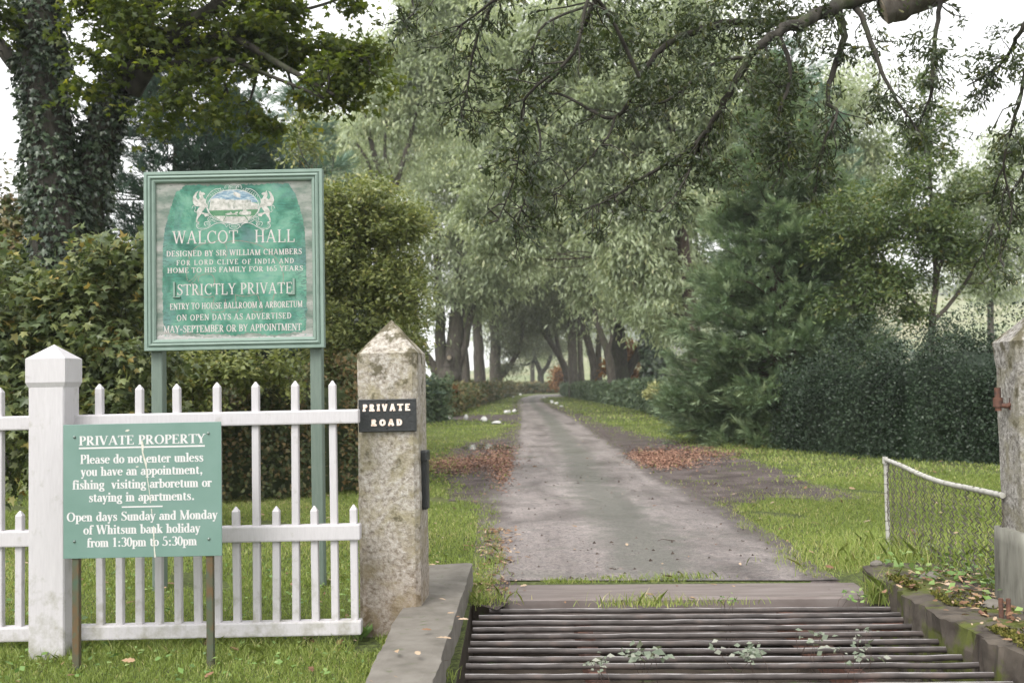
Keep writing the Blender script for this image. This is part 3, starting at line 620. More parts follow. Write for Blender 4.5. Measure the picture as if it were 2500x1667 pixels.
ground_sheet('dirt_verge', dirtR_poly, .004, MT['dirt']); ground_sheet('dirt_track', dirtL_poly, .0065, MT['dirt'])
loft_road()
# puddle in the left track
pm, n_, l_, b_, o_ = newmat('still_water'); b_.inputs['Base Color'].default_value = (.03, .028, .022, 1); b_.inputs['Roughness'].default_value = .12
pud = [P(1190+58*math.cos(a)*(1+.15*math.sin(3*a)), 1092+8*math.sin(a)*(1+.2*math.cos(2*a))) for a in np.linspace(0, 2*math.pi, 40)[:-1]]
ground_sheet('puddle', pud, .012, pm)
# pit
bm = bmesh.new()
z1 = -.42
vs = [bm.verts.new(p) for p in [(GX0, GY0, z1), (GX1, GY0, z1), (GX1, GY1, z1), (GX0, GY1, z1), (GX0, GY0, .0), (GX1, GY0, .0), (GX1, GY1, .0), (GX0, GY1, .0)]]
for f in [(0, 1, 2, 3), (0, 4, 5, 1), (1, 5, 6, 2), (2, 6, 7, 3), (3, 7, 4, 0)]: bm.faces.new([vs[i] for i in f])
me = bpy.data.meshes.new('pit_ground'); bm.to_mesh(me); bm.free(); me.materials.append(MT['pit']); tag(link('pit_ground', me), kind='structure')

# ------------------------------------------------------------------ concrete sill, kerbs
GR = R(-3.6)                      # the gateway stands a little askew to the lens
bm = bmesh.new(); box(bm, -.10, 2.64, 7.34, 7.86, -.3, .02, .015, GR, (1.2, 7.5, 0))
tag(bm_obj('concrete_sill', bm, MT['sill'], loc=(1.2, 7.6, 0)), 'worn pinkish concrete sill across the drive behind the bars of the cattle grid', 'sill')
def rough_block(name, poly_top, z0, z1, mat, label, cat, seed, amp=.012, lean=0):
    """kerb with hand-cast edges: polyline of left and right edges -> subdivided solid with noise"""
    rg = np.random.default_rng(seed); bm = bmesh.new(); n = len(poly_top); m = 60; k = 6
    L = np.array([p[0] for p in poly_top]); Rr = np.array([p[1] for p in poly_top]); tt = np.linspace(0, n-1, m)
    Lp = np.stack([np.interp(tt, np.arange(n), L[:, i]) for i in (0, 1)], 1); Rp = np.stack([np.interp(tt, np.arange(n), Rr[:, i]) for i in (0, 1)], 1)
    rows = []
    ph = rg.random(8)*6
    for i in range(m):
        prof = []
        for q in range(4): prof.append((Lp[i], z0+(z1-z0)*q/4, -1))
        for q in range(k+1): prof.append((Lp[i]+(Rp[i]-Lp[i])*q/k, z1, 0))
        for q in range(3, -1, -1): prof.append((Rp[i], z0+(z1-z0)*q/4, 1))
        row = []
        for j, (xy, z, sd) in enumerate(prof):
            o = rg.normal(size=3)*amp*.5; o[0] += amp*math.sin(i*.5+ph[j % 8])
            edge = -amp*1.2 if (z == z1 and sd == 0 and (j in (4, 4+k))) else 0
            row.append(bm.verts.new((xy[0]+o[0], xy[1]+o[1], z+o[2]*.6+edge)))
        rows.append(row)
    for i in range(m-1):
        for j in range(len(rows[0])-1): bm.faces.new((rows[i][j], rows[i+1][j], rows[i+1][j+1], rows[i][j+1]))
    bm.faces.new(rows[0]); bm.faces.new(rows[-1][::-1])
    o = bm_obj(name, bm, mat, loc=(float(Lp[0][0]), float(Lp[0][1]), 0)); return tag(o, label, cat)
lk = []
for a, b in (((1047, 1378), (1154, 1373)), ((960, 1520), (1105, 1520)), ((888, 1667), (1055, 1667)), ((840, 1760), (1025, 1760))):
    lk.append((P(*a, .19)[:2], P(*b, .19)[:2]))
rough_block('kerb_wall', lk, -.4, .19, MT['kerb'], 'smooth grey concrete kerb beside the foot of the black-plated stone gatepost', 'kerb', 11, .004)
rk = []
for q in ((2099, 1375), (2180, 1424), (2251, 1475), (2352, 1524), (2452, 1573), (2700, 1700)):
    p = P(*q, .17); rk.append((p[:2], (p[0]+.62, p[1])))
rough_block('kerb_wall', rk, -.4, .17, MT['moss_kerb'], 'broken dark mossy concrete kerb along the right end of the cattle grid', 'kerb', 12, .016)

# ------------------------------------------------------------------ cattle grid
cg = thing('cattle_grid', (1.16, 6.2, 0), 'cattle grid of worn round steel bars over a dark pit', 'cattle grid')
Lb = [(1187, 1474), (1149, 1491), (1149, 1500), (1145, 1513), (1137, 1532), (1132, 1545), (1125, 1562), (1117, 1581), (1109, 1603), (1100, 1632), (1091, 1657), (1078, 1690)]
Rb = [(2135, 1477), (2188, 1487), (2214, 1502), (2233, 1514), (2265, 1531), (2285, 1547), (2320, 1565), (2371, 1586), (2411, 1613), (2459, 1641), (2500, 1672), (2530, 1708)]
rg = np.random.default_rng(5)
ys = np.linspace(7.22, 4.0, 19)
for k, yk in enumerate(ys):
    y0 = yk+rg.normal()*.012; y1 = yk-.17+rg.normal()*.012
    p0 = np.array([GX0+(.14 if k == 0 else .03+rg.random()*.05), y0, -.02]); p1 = np.array([GX1-.03-rg.random()*.05, y1, -.02])
    pts = np.linspace(p0, p1, 24); pts[:, 2] += -.006*np.sin(np.linspace(0, math.pi, 24))*rg.random()+rg.normal(size=24)*.0012; pts[:, 1] += rg.normal(size=24)*.0015
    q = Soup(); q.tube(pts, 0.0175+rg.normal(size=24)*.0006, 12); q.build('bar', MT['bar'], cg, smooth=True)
for x in (.45, 1.9):
    bm = bmesh.new(); box(bm, x-.05, x+.05, 3.7, 7.2, -.2, -.052, .004); bm_obj('bearer_beam', bm, MT['rust'], cg)
bm = bmesh.new(); c = P(2180, 1522, -.06); box(bm, c[0]-.14, c[0]+.14, c[1]-.01, c[1]+.01, -.13, -.055, .004)
for dx in (-.08, .08): bmesh.ops.create_cone(bm, cap_ends=True, segments=8, radius1=.012, radius2=.010, depth=.02, matrix=Matrix.Translation((c[0]+dx, c[1]-.018, -.09)) @ Matrix.Rotation(R(90), 4, 'X'))
bm_obj('bolted_plate', bm, MT['rust'], cg)

# ------------------------------------------------------------------ white picket fence
FY = 6.22
fz = lambda py, px=873: A(px, py, FY)[2]
ft = thing('picket_fence', (-2.0, FY, 0), 'white painted picket fence with tall and short pickets and a stout capped post', 'fence')
PX = A(64+3, 1400, 6.06)[0]; PW = .222; PYf = 6.06
def pyramid_post(bm, x0, x1, y0, y1, zb, zs, zt, zstop, inset, bev):
    box(bm, x0+inset, x1-inset, y0+inset, y1-inset, zb, zstop-.012, bev)
    # flared shoulder + cap
    def ring(a, z): return [bm.verts.new(p) for p in ((x0+a, y0+a, z), (x1-a, y0+a, z), (x1-a, y1-a, z), (x0+a, y1-a, z))]
    r0 = ring(inset+.001, zstop-.02); r1 = ring(0, zstop+.012); r2 = ring(0, zs); tip = bm.verts.new(((x0+x1)/2, (y0+y1)/2, zt))
    for a, b in ((r0, r1), (r1, r2)):
        for i in range(4): bm.faces.new((a[i], a[(i+1) % 4], b[(i+1) % 4], b[i]))
    for i in range(4): bm.faces.new((r2[i], r2[(i+1) % 4], tip))
    bm.faces.new(r0[::-1])
bm = bmesh.new(); pyramid_post(bm, PX-.010, PX+PW+.010, PYf-.010, PYf+PW+.010, -.15, A(112, 875, 6.06)[2], A(125, 841, 6.17)[2], A(112, 938, 6.06)[2], .012, .008)
bm_obj('post', bm, MT['white'], ft)
z_top = (fz(1033), fz(999)); z_mid = (fz(1318), fz(1279)); z_bot = (fz(1549), fz(1514))
RD = .085                     # rail depth
def rail(x0, x1, zz):
    bm = bmesh.new(); box(bm, x0, x1, FY-.01, FY-.01+RD, zz[0], zz[1], .010, seg=2); bm_obj('rail', bm, MT['white'], ft)
XR = A(875, 1000, FY)[0]
for zz in (z_top, z_mid, z_bot): rail(PX+PW-.02, XR, zz); rail(-5.2, PX+.02, zz)
PWD = .0446
def picket(x, tall):
    zt = fz(925 if tall else 1231); zs = zt-.036; zb = z_bot[1]-.03
    bm = bmesh.new(); y0, y1 = FY+.012, FY+.012+PWD; b = .004
    def ring(z): return [bm.verts.new(p) for p in ((x, y0, z), (x+PWD, y0, z), (x+PWD, y1, z), (x, y1, z))]
    r0 = ring(zb); r1 = ring(zs); tip = bm.verts.new((x+PWD/2, (y0+y1)/2, zt))
    for i in range(4): bm.faces.new((r0[i], r0[(i+1) % 4], r1[(i+1) % 4], r1[i])); bm.faces.new((r1[i], r1[(i+1) % 4], tip))
    bm.faces.new(r0[::-1])
    bmesh.ops.bevel(bm, geom=[e for e in bm.edges if abs(e.verts[0].co.z-e.verts[1].co.z) > .2], offset=.004, affect='EDGES', segments=1)
    bmesh.ops.bevel(bm, geom=[v for v in bm.verts if v.co.z > zt-.001], offset=.007, affect='VERTICES')
    k_ = rnd.gauss(0, .0035); h_ = rnd.gauss(0, .004)
    for v in bm.verts:
        t_ = max(0, (v.co.z-zb)/1.5); v.co.x += k_*t_*2; v.co.z += h_ if v.co.z > zs-.01 else 0
    bm_obj('picket', bm, MT['white'], ft)
x_last = A(856, 1500, FY)[0]; st = .1216
for k in range(15):
    x = x_last-k*st
    if x > PX+PW+.02: picket(x, k % 2 == 1)
xl = A(33, 1400, FY)[0]
for k in range(-1, 12):
    x = xl-k*st
    if k >= 0: picket(x, k % 2 == 1)

# ------------------------------------------------------------------ PRIVATE PROPERTY notice
NY = 5.80
n0 = A(152, 1037, NY); n1 = A(538, 1029, NY); n2 = A(156.4, 1361, NY); n3 = A(543.8, 1358.6, NY)
NX0 = (n0[0]+n2[0])/2; NX1 = (n1[0]+n3[0])/2; NZ1 = (n0[2]+n1[2])/2; NZ0 = (n2[2]+n3[2])/2
nt_ = thing('notice_sign', ((NX0+NX1)/2, NY, 0), 'green private property notice on two rusty steel legs in front of the white fence', 'sign')
bm = bmesh.new(); box(bm, NX0, NX1, NY, NY+.006, NZ0, NZ1, .0015); bm_obj('panel', bm, MT['notice_green'], nt_)
s = Soup()
def nuv(zx, zy):
    u = (zx-8-(zy-75)*.016)/1684; zy2 = zy+(zx-8)*.0185; v = (zy2-75)/1411
    return NX0+u*(NX1-NX0), NZ1-v*(NZ1-NZ0)
capn = 97/1411*(NZ1-NZ0)
for tx, xa, xb, yb, cap in (('PRIVATE PROPERTY', 182, 1525, 293, 1.0), ('Please do not enter unless', 198, 1507, 488, 1.0), ('you have an appointment,', 206, 1507, 617, 1.0), ('fishing  visiting arboretum or', 117, 1598, 757, 1.0),
                           ('staying in apartments.', 293, 1422, 889, 1.0), ('Open days Sunday and Monday', 60, 1664, 1096, 1.0), ('of Whitsun bank holiday', 243, 1482, 1230, 1.0), ('from 1:30pm to 5:30pm', 280, 1447, 1364, 1.0)):
    a = nuv(xa, yb); b = nuv(xb, yb-(xb-xa)*.0185); s = Soup(); text(s, tx, a[0], b[0], a[1], capn*cap, NY-.0006, .185, .062, gap=.025); s.build('lettering', MT['letter_white'], nt_)
for xa, xb, yb in ((180, 1521, 323), (645, 1078, 942)):
    a = nuv(xa, yb); b = nuv(xb, yb-(xb-xa)*.0185); s = Soup(); ribbon(s, [(a[0], a[1]), (b[0], a[1])], .0095 if xb > 1200 else .008, NY-.0008); s.build('rule_line', MT['letter_white'], nt_)
rg = np.random.default_rng(3); s = Soup()     # bird lime run down the face
MT['lime'] = mat_noise('bird_lime', [(.3, (.42, .40, .34)), (.7, (.66, .63, .56))], 60, 4, .8, .2, 0)
def run(pts, wd): s = Soup(); q = [nuv(*p) for p in pts]; ribbon(s, q, np.array(wd)/1684*(NX1-NX0), NY-.0013); s.build('bird_streak', MT['lime'], nt_)
run([(848, 245), (858, 300), (860, 370), (880, 440), (895, 480), (903, 540)], [22, 26, 14, 20, 24, 8]); run([(903, 545), (915, 650), (935, 770), (950, 900)], [8, 9, 6, 9]); run([(960, 960), (966, 1010)], [10, 8]); run([(985, 1140), (990, 1280), (998, 1400), (1006, 1470)], [9, 13, 11, 18]); run([(672, 141), (695, 136), (717, 130)], [8, 24, 8]); run([(790, 520), (818, 515)], [14, 8])
for zx, zy in ((132, 205), (1557, 165), (147, 1302), (1573, 1277)):
    a = nuv(zx, zy); bm = bmesh.new(); bmesh.ops.create_uvsphere(bm, u_segments=10, v_segments=6, radius=.0085, matrix=Matrix.Translation((a[0], NY-.001, a[1]))); bm_obj('bolt', bm, MT['bolt'], nt_, smooth=True)
for px_ in (186, 513):
    x = A(px_, 1480, NY+.02)[0]; bm = bmesh.new(); box(bm, x-.019, x+.019, NY+.008, NY+.014, -.25, NZ1-.04, .001); box(bm, x+.014, x+.0195, NY+.0145, NY+.045, -.25, NZ1-.04, .001); bm_obj('leg', bm, MT['rust_leg'], nt_)

# ------------------------------------------------------------------ big painted board
SY = 8.0
b0 = A(352, 419, SY); b1 = A(789, 415, SY); b2 = A(353.5, 857, SY); b3 = A(790.6, 849, SY)
SX0 = (b0[0]+b2[0])/2; SX1 = (b1[0]+b3[0])/2; SZ1 = (b0[2]+b1[2])/2; SZ0 = (b2[2]+b3[2])/2
SW, SH = SX1-SX0, SZ1-SZ0; SXC = (SX0+SX1)/2
sg = thing('estate_signboard', (SXC, SY, 0), 'large square green painted board with white lettering and a crest, on two green posts', 'sign')
def suv(zx, zy):
    u = (zx-42-(zy-72)*.005)/1456; v = (zy+(zx-42)*.0175-72)/1449
    return SX0+u*SW, SZ1-v*SH
fw = 92/1456*SW
def mitre_frame(bm, x0, x1, z0, z1, prof):
    """prof: list of (inset from the outer edge, y)"""
    rings = [[bm.verts.new(p) for p in ((x0+a, y, z0+a), (x1-a, y, z0+a), (x1-a, y, z1-a), (x0+a, y, z1-a))] for a, y in prof]
    for a, b in zip(rings, rings[1:]):
        for i in range(4): bm.faces.new((a[i], a[(i+1) % 4], b[(i+1) % 4], b[i]))
bm = bmesh.new()
pr = [(0, SY+.05), (0, SY-.012), (.004, SY-.016), (fw*.26, SY-.016), (fw*.30, SY-.010), (fw*.34, SY-.006), (fw*.40, SY-.018), (fw*.52, SY-.024), (fw*.60, SY-.020), (fw*.63, SY-.008), (fw*.68, SY-.006), (fw*.74, SY-.014), (fw*.86, SY-.012), (fw*.97, SY-.002), (fw, SY+.006), (fw, SY+.02)]
mitre_frame(bm, SX0, SX1, SZ0, SZ1, pr); bm_obj('frame', bm, MT['frame_green'], sg)
bm = bmesh.new(); box(bm, SX0+.01, SX1-.01, SY+.014, SY+.03, SZ0+.01, SZ1-.01); panel = bm_obj('panel', bm, MT['sign_grey'], sg)
rg = np.random.default_rng(8)
gpts = [(385, 178), (300, 225), (265, 330), (230, 440), (205, 530), (192, 640), (190, 800), (188, 1000), (192, 1200), (195, 1365), (250, 1372), (330, 1385), (430, 1372), (520, 1392), (640, 1378), (760, 1396), (900, 1376), (1050, 1392), (1180, 1380), (1300, 1365), (1352, 1345), (1358, 1150), (1358, 900), (1356, 700), (1345, 520), (1325, 420), (1300, 330), (1270, 240), (1215, 163), (1000, 166), (700, 172)]
gp = []
for k in range(len(gpts)):
    a = np.array(gpts[k], float); b = np.array(gpts[(k+1) % len(gpts)], float); m = max(2, int(np.linalg.norm(b-a)/12))
    for i in range(m): gp.append(a+(b-a)*i/m+rg.normal(size=2)*(2.2 if a[1] > 200 and a[1] < 1300 else 5))
PF = SY+.0125
sheet_xz('painted_field', [suv(*p) for p in gp], PF, MT['sign_green'], sg)
# pale band of lost paint along the bottom
fl = [(140, 1400), (200, 1386), (300, 1402), (420, 1396), (560, 1412), (700, 1402), (860, 1412), (1040, 1398), (1200, 1404), (1340, 1382), (1400, 1388), (1402, 1418), (900, 1422), (400, 1428), (142, 1434)]
fp = []
for k in range(len(fl)):
    a = np.array(fl[k], float); b = np.array(fl[(k+1) % len(fl)], float); m = max(2, int(np.linalg.norm(b-a)/14))
    for i in range(m): fp.append(a+(b-a)*i/m+rg.normal(size=2)*(5 if a[1] < 1415 else .5))
sheet_xz('bare_patch', [suv(*p) for p in fp], PF-.0006, MT['sign_flake'], sg)
s = Soup()
def line(tx, xa, xb, yb, cap, T=.15, t=.055, gap=.06):
    s = Soup(); a = suv(xa, yb); b = suv(xb, yb-(xb-xa)*.0150); text(s, tx, a[0], b[0], a[1], cap/1449*SH, PF-.0012, T, t, gap=gap, jitter=.02, rg=rg); s.build('lettering', MT['old_letter'], sg)
line('WALCOT', 270, 803, 655, 103, .115, .05, .07); line('HALL', 938, 1266, 643, 103, .115, .05, .07)
line('DESIGNED BY SIR WILLIAM CHAMBERS', 220, 1323, 757, 46, .17, .075, .09); line('FOR LORD CLIVE OF INDIA AND', 302, 1259, 827, 40, .16, .085, .2); line('HOME TO HIS FAMILY FOR 165 YEARS', 228, 1331, 890, 41, .16, .085, .1)
line('STRICTLY PRIVATE', 305, 1247, 1070, 89, .12, .055, .07); line('ENTRY TO HOUSE BALLROOM & ARBORETUM', 248, 1326, 1185, 50, .17, .08, .05); line('ON OPEN DAYS AS ADVERTISED', 302, 1236, 1275, 48, .16, .08, .12); line('MAY-SEPTEMBER OR BY APPOINTMENT', 198, 1317, 1373, 56, .16, .075, .04)
# faint old red outline of an animal showing through the paint
s = Soup(); el = [[(390, 950), (385, 870), (410, 760), (450, 690), (520, 655), (600, 640), (660, 625), (700, 660), (715, 720), (700, 770)], [(680, 650), (760, 630), (840, 632), (950, 655), (1040, 700), (1110, 770), (1160, 850), (1172, 950), (1150, 1000)], [(400, 960), (440, 930), (470, 890)], [(420, 975), (455, 945), (480, 905)],
      [(480, 960), (485, 920), (530, 900), (590, 905), (612, 950), (605, 1000)], [(470, 1010), (500, 1070), (560, 1085), (606, 1080), (600, 1130), (585, 1200), (640, 1205), (690, 1195), (700, 1100)], [(780, 1060), (785, 1140), (800, 1200), (740, 1205)], [(780, 1065), (860, 1080), (950, 1065), (975, 1110), (1000, 1195), (930, 1200), (915, 1130)], [(1105, 1040), (1085, 1110), (1080, 1190)]]
for p in el:
    sp_, _ = smooth_path([(*suv(*q), 0) for q in p], np.ones(len(p)), 5); ribbon(s, sp_[:, :2], .0045, PF-.0009)
s.build('old_outline', mat_noise('faded_red_line', [(.35, (.14, .20, .16)), (.6, (.26, .165, .15))], 40, 4, .7, .2, 0), sg)
# little ledges either side of STRICTLY PRIVATE
for pts in (((278, 293), (962, 1080), (275, 335), (1075, 1090)), ((1250, 1266), (935, 1058), (1208, 1268), (1055, 1068))):
    (xa, xb), (ya, yb), (xc, xd), (yc, yd) = pts; bm = bmesh.new(); p = suv(xa, yb); q = suv(xb, ya); box(bm, p[0], q[0], PF-.014, PF+.001, p[1], q[1], .001); p = suv(xc, yd); q = suv(xd, yc); box(bm, p[0], q[0], PF-.016, PF+.001, p[1], p[1]+.008, .001)
    bm_obj('ledge', bm, MT['frame_green'], sg)
# posts
for xa, xb, yb in ((363, 390.5, 1380), (753.5, 782, 1380)):
    x0 = A(xa, 870, SY)[0]; x1 = A(xb, 870, SY)[0]; bm = bmesh.new(); box(bm, x0, x1, SY+.052, SY+.052+.105, -.3, SZ1-.15, .006); bm_obj('post', bm, MT['post_green'], sg)
# crest: coordinates of its own close-up, folded into the board's
s = Soup(); CY0 = PF-.0012
def cuv(x, y): return suv((440+x*.1148-340)*3.337, (430+y*.1148-400)*3.337)
def cpoly(pts, mi, lay=0):
    """ear-clipped flat shape"""
    q = [Vector(cuv(*p)) for p in pts]; n = len(q); vs, es, fs, *_ = delaunay_2d_cdt(q, [(k, (k+1) % n) for k in range(n)], [], 1, 1e-6)
    fs = [t if (vs[t[1]]-vs[t[0]]).cross(vs[t[2]]-vs[t[0]]) > 0 else t[::-1] for t in fs]; s.add(np.array([(t.x, CY0-.0002*lay, t.y) for t in vs]), np.array(fs), mi=mi)
def cline(pts, wd, mi=0, lay=6, closed=False, k=5):
    q = [(*cuv(*p), 0) for p in pts]; sp_, _ = smooth_path(q, np.ones(len(q)), k); ribbon(s, sp_[:, :2], wd, CY0-.0002*lay, mi=mi)
def ell(cx_, cy_, rx, ry, a0=0, a1=360, n=48): return [(cx_+rx*math.cos(R(a0+(a1-a0)*i/n)), cy_-ry*math.sin(R(a0+(a1-a0)*i/n))) for i in range(n+1)]
ecx, ecy, erx, ery = 1130, 650, 545, 360
def chord(y): return erx*math.sqrt(max(0, 1-((y-ecy)/ery)**2))
def band(y0, y1, mi, lay, n=14):
    ys_ = np.linspace(y0, y1, n); cpoly([(ecx-chord(y), y) for y in ys_]+[(ecx+chord(y), y) for y in ys_[::-1]], mi, lay)
band(292, 560, 2, 1); band(715, 1005, 3, 1)
ho = [(-1, 500), (-.75, 470), (-.5, 500), (-.46, 480), (-.3, 510), (-.1, 500), (0, 515), (.2, 505), (.5, 515), (.55, 500), (.72, 520), (.74, 560), (.9, 580), (1, 600)]
cpoly([(ecx+chord(max(y, 480))*u*.98, y) for u, y in ho]+[(ecx+chord(722)*.98, 712), (ecx-chord(730)*.98, 738)], 1, 2)
cpoly([(ecx-chord(858)*.95, 858), (960, 858), (900, 975), (ecx-chord(960)*.9, 960)], 1, 2); cpoly([(1392, 862), (1535, 862), (1450, 932)], 1, 2)
cpoly([(980, 862), (1370, 862), (1450, 975), (1400, 1000), (900, 1000), (905, 975)], 1, 3)
for k in range(6): cline([(985-14*k, 880+18*k), (1370+14*k, 880+18*k)], .0012, 4, 5, k=1)
for x in (1090, 1210, 1100, 1200): cline([(x, 600), (x, 705)], .0016, 0, 5, k=1)
cpoly([(1130, 635), (1160, 635), (1160, 700), (1130, 700)], 4, 4); cpoly([(1430, 505), (1455, 505), (1455, 560), (1430, 560)], 4, 4); cpoly([(1475, 510), (1500, 510), (1500, 560), (1475, 560)], 4, 4)
cpoly([(1135, 340), (1200, 345), (1280, 385), (1280, 465), (1210, 450), (1135, 405)], 1, 3); cline([(1135, 335), (1135, 505)], .001, 1, 4, k=1)
cpoly([(1250, 790), (1280, 755), (1330, 750), (1335, 715), (1410, 715), (1412, 750), (1508, 752), (1506, 822), (1460, 832), (1300, 830), (1255, 815)], 1, 4)
cpoly([(950, 815), (1000, 790), (1050, 790), (1065, 762), (1095, 772), (1105, 800), (1160, 795), (1180, 765), (1225, 762), (1222, 790), (1200, 810), (1230, 850), (1160, 820), (1100, 825), (1000, 835)], 1, 4)
for k in range(10): cline([(715+k*28, 862), (729+k*28, 850), (743+k*28, 862)], .0016, 0, 5, k=2); cline([(1385+k*22, 862), (1396+k*22, 850), (1407+k*22, 862)], .0016, 0, 5, k=2)
cline(ell(ecx, ecy, erx, ery), .0042, 0, 7, k=1); cline(ell(ecx, ecy, erx+26, ery+24, -200, 20), .0016, 0, 7, k=1)
# shell crest, scrolls
for m_ in (1, -1):
    X_ = lambda x: ecx+m_*(x-ecx)
    cline([(X_(x), y) for x, y in ell(1010, 245, 60, 55, -40, 210, 18)], .003, 0, 8, k=1); cline([(X_(x), y) for x, y in ell(1012, 248, 38, 34, -40, 210, 14)], .0015, 0, 8, k=1)
    cline([(X_(540), 560), (X_(555), 480), (X_(600), 400), (X_(680), 320), (X_(760), 280), (X_(830), 275), (X_(870), 300), (X_(850), 325)], .0036, 0, 8)
    for k in range(6): cline([(X_(585+42*k), 405-24*k+10), (X_(612+44*k), 420-20*k), (X_(606+46*k), 455-24*k)], .003, 0, 8)
    cline([(X_(900), 275), (X_(930), 300), (X_(880), 310), (X_(850), 250)], .003, 0, 8)
    cline([(X_(345), 1030), (X_(350), 1080), (X_(400), 1125), (X_(480), 1135), (X_(580), 1110), (X_(680), 1050), (X_(760), 1010), (X_(870), 1000), (X_(960), 1040)], .0045, 0, 8); cline([(X_(365), 1020), (X_(375), 1070), (X_(430), 1105), (X_(500), 1108), (X_(600), 1080)], .002, 0, 8)
    cline([(X_(340), 1040), (X_(375), 1005), (X_(400), 1040)], .0035, 0, 8)
    cline([(X_(540), 1060), (X_(510), 1020), (X_(530), 980), (X_(600), 985), (X_(640), 1030), (X_(600), 1070)], .004, 0, 8)
    cline([(X_(640), 985), (X_(590), 940), (X_(600), 885), (X_(650), 870), (X_(700), 900), (X_(690), 930), (X_(650), 930)], .004, 0, 8); cline([(X_(660), 975), (X_(625), 930), (X_(630), 900), (X_(660), 892)], .0022, 0, 8)
    for k in range(3): cline([(X_(560+22*k), 1000+8*k), (X_(575+22*k), 1025), (X_(570+24*k), 1050)], .002, 0, 8); cline([(X_(680+34*k), 935+14*k), (X_(715+30*k), 965+10*k), (X_(770+20*k), 985+8*k)], .0024, 0, 8)
    cline([(X_(560), 655), (X_(600), 760), (X_(620), 800)], .006, 0, 7); 
    cline([(X_(960), 1045), (X_(985), 1090), (X_(1010), 1050), (X_(1050), 1050)], .003, 0, 8)
    # winged beast holding up the oval
    body = [(395, 395), (420, 310), (445, 345), (490, 350), (530, 378), (525, 395), (480, 410), (500, 470), (540, 500), (545, 560), (580, 640), (572, 690), (530, 665), (500, 720), (458, 765), (520, 788), (600, 800), (610, 850), (530, 868), (505, 825), (452, 800), (430, 830), (375, 900), (360, 960), (410, 985), (400, 1005), (330, 985), (340, 900), (362, 830), (345, 760), (375, 700), (420, 650), (330, 640), (285, 600), (262, 520), (275, 440), (330, 350), (390, 318), (350, 390), (335, 450), (375, 510), (420, 470)]
    cpoly([(X_(x), y) for x, y in body], 1 if m_ > 0 else 1, 6)
    cline([(X_(345), 770), (X_(305), 750), (X_(320), 690), (X_(310), 640), (X_(270), 640), (X_(250), 690)], .0032, 0, 7)
cline(ell(1140, 250, 105, 72, 0, 180, 20)+[(1035, 290), (1245, 290)], .004, 0, 9, k=1); cline(ell(1140, 252, 70, 48, 0, 180, 16), .002, 0, 9, k=1)
for k in range(5): cline([(1090+25*k, 215), (1095+23*k, 270)], .002, 0, 9, k=1)
cline(ell(1150, 1060, 110, 80, 180, 360, 20), .004, 0, 9, k=1); cline(ell(1150, 1050, 110, 30, 0, 180, 12), .003, 0, 9, k=1)
for k in range(5): cline([(1085+32*k, 1050), (1100+25*k, 1105)], .0025, 0, 9, k=1)
CM = [mat_noise('crest_white', [(.35, (.36, .38, .355)), (.6, (.56, .55, .53))], 50, 5, .6, .3, 0), mat_noise('crest_buff', [(.36, (.25, .265, .23)), (.52, (.40, .39, .36)), (.65, (.50, .485, .46))], 40, 6, .65, .3, 0),
      mat_noise('crest_sky', [(.35, (.10, .17, .23)), (.52, (.19, .28, .34)), (.64, (.40, .44, .45))], 26, 5, .6, .3, 0, stretch=(1, 1, 3)), mat_noise('crest_lawn', [(.3, (.045, .14, .07)), (.7, (.09, .20, .11))], 30, 5, .6, .3, 0), mat_noise('crest_shadow', [(.3, (.13, .15, .14)), (.7, (.24, .25, .23))], 30, 4, .6, .3, 0)]
s.build('crest', CM, sg)

# ------------------------------------------------------------------ stone gateposts
def gatepost_shaft(bm, cx_, cy_, w0, w1, d0, d1, zb, zs, zt, cham, rot, seed, rows=26):
    rg = np.random.default_rng(seed); prev = None; c = Vector((cx_, cy_, 0)); M_ = Matrix.Rotation(rot, 3, 'Z')
    def ring(z, f, shrink=1.0):
        wx = (w0+(w1-w0)*f)*shrink/2; dy = (d0+(d1-d0)*f)*shrink/2; ch = cham*shrink; o = []
        pts = []
        cor = [(-wx, -dy+ch), (-wx+ch, -dy), (wx-ch, -dy), (wx, -dy+ch), (wx, dy-ch), (wx-ch, dy), (-wx+ch, dy), (-wx, dy-ch)]
        for i in range(8):
            a = cor[i]; b = cor[(i+1) % 8]; m = 5 if i % 2 else 1
            for k in range(m): pts.append((a[0]+(b[0]-a[0])*k/m, a[1]+(b[1]-a[1])*k/m))
        for p in pts:
            q = M_ @ Vector((p[0]+rg.normal()*.0012, p[1]+rg.normal()*.0012, 0)); o.append(bm.verts.new((c.x+q.x, c.y+q.y, z+rg.normal()*.0015)))
        return o
    zs_ = np.linspace(zb, zs, rows)
    for z in zs_:
        r = ring(z, (z-zb)/(zs-zb))
        if prev:
            for i in range(len(r)): bm.faces.new((prev[i], prev[(i+1) % len(r)], r[(i+1) % len(r)], r[i]))
        prev = r
    for f in (.25, .5, .75, .93):
        r = ring(zs+(zt-zs)*f, 1, 1-f)
        for i in range(len(r)): bm.faces.new((prev[i], prev[(i+1) % len(r)], r[(i+1) % len(r)], r[i]))
        prev = r
    tip = bm.verts.new((cx_, cy_, zt))
    for i in range(len(prev)): bm.faces.new((prev[i], prev[(i+1) % len(prev)], tip))
GY = 6.46; gl = A(873, 864, GY)[0]; gr = A(1012, 861, GY)[0]+.03
ROT = R(-4.0)
gx = (gl+gr)/2; gw = gr-gl
GW0 = A(1022, 1530, GY)[0]-A(886, 1535, GY)[0]
gp_ = thing('stone_gatepost', (gx, GY+.2, 0), 'pale lichened stone gatepost with a pointed cap and a black cast plate', 'gatepost')
bm = bmesh.new(); gatepost_shaft(bm, gx, GY+.19, gw+.0, gw-.005, .40, .40, -.2, A(880, 863, GY)[2], A(957, 781, GY+.2)[2], .03, ROT, 2); bm_obj('shaft', bm, MT['stone_pale'], gp_)
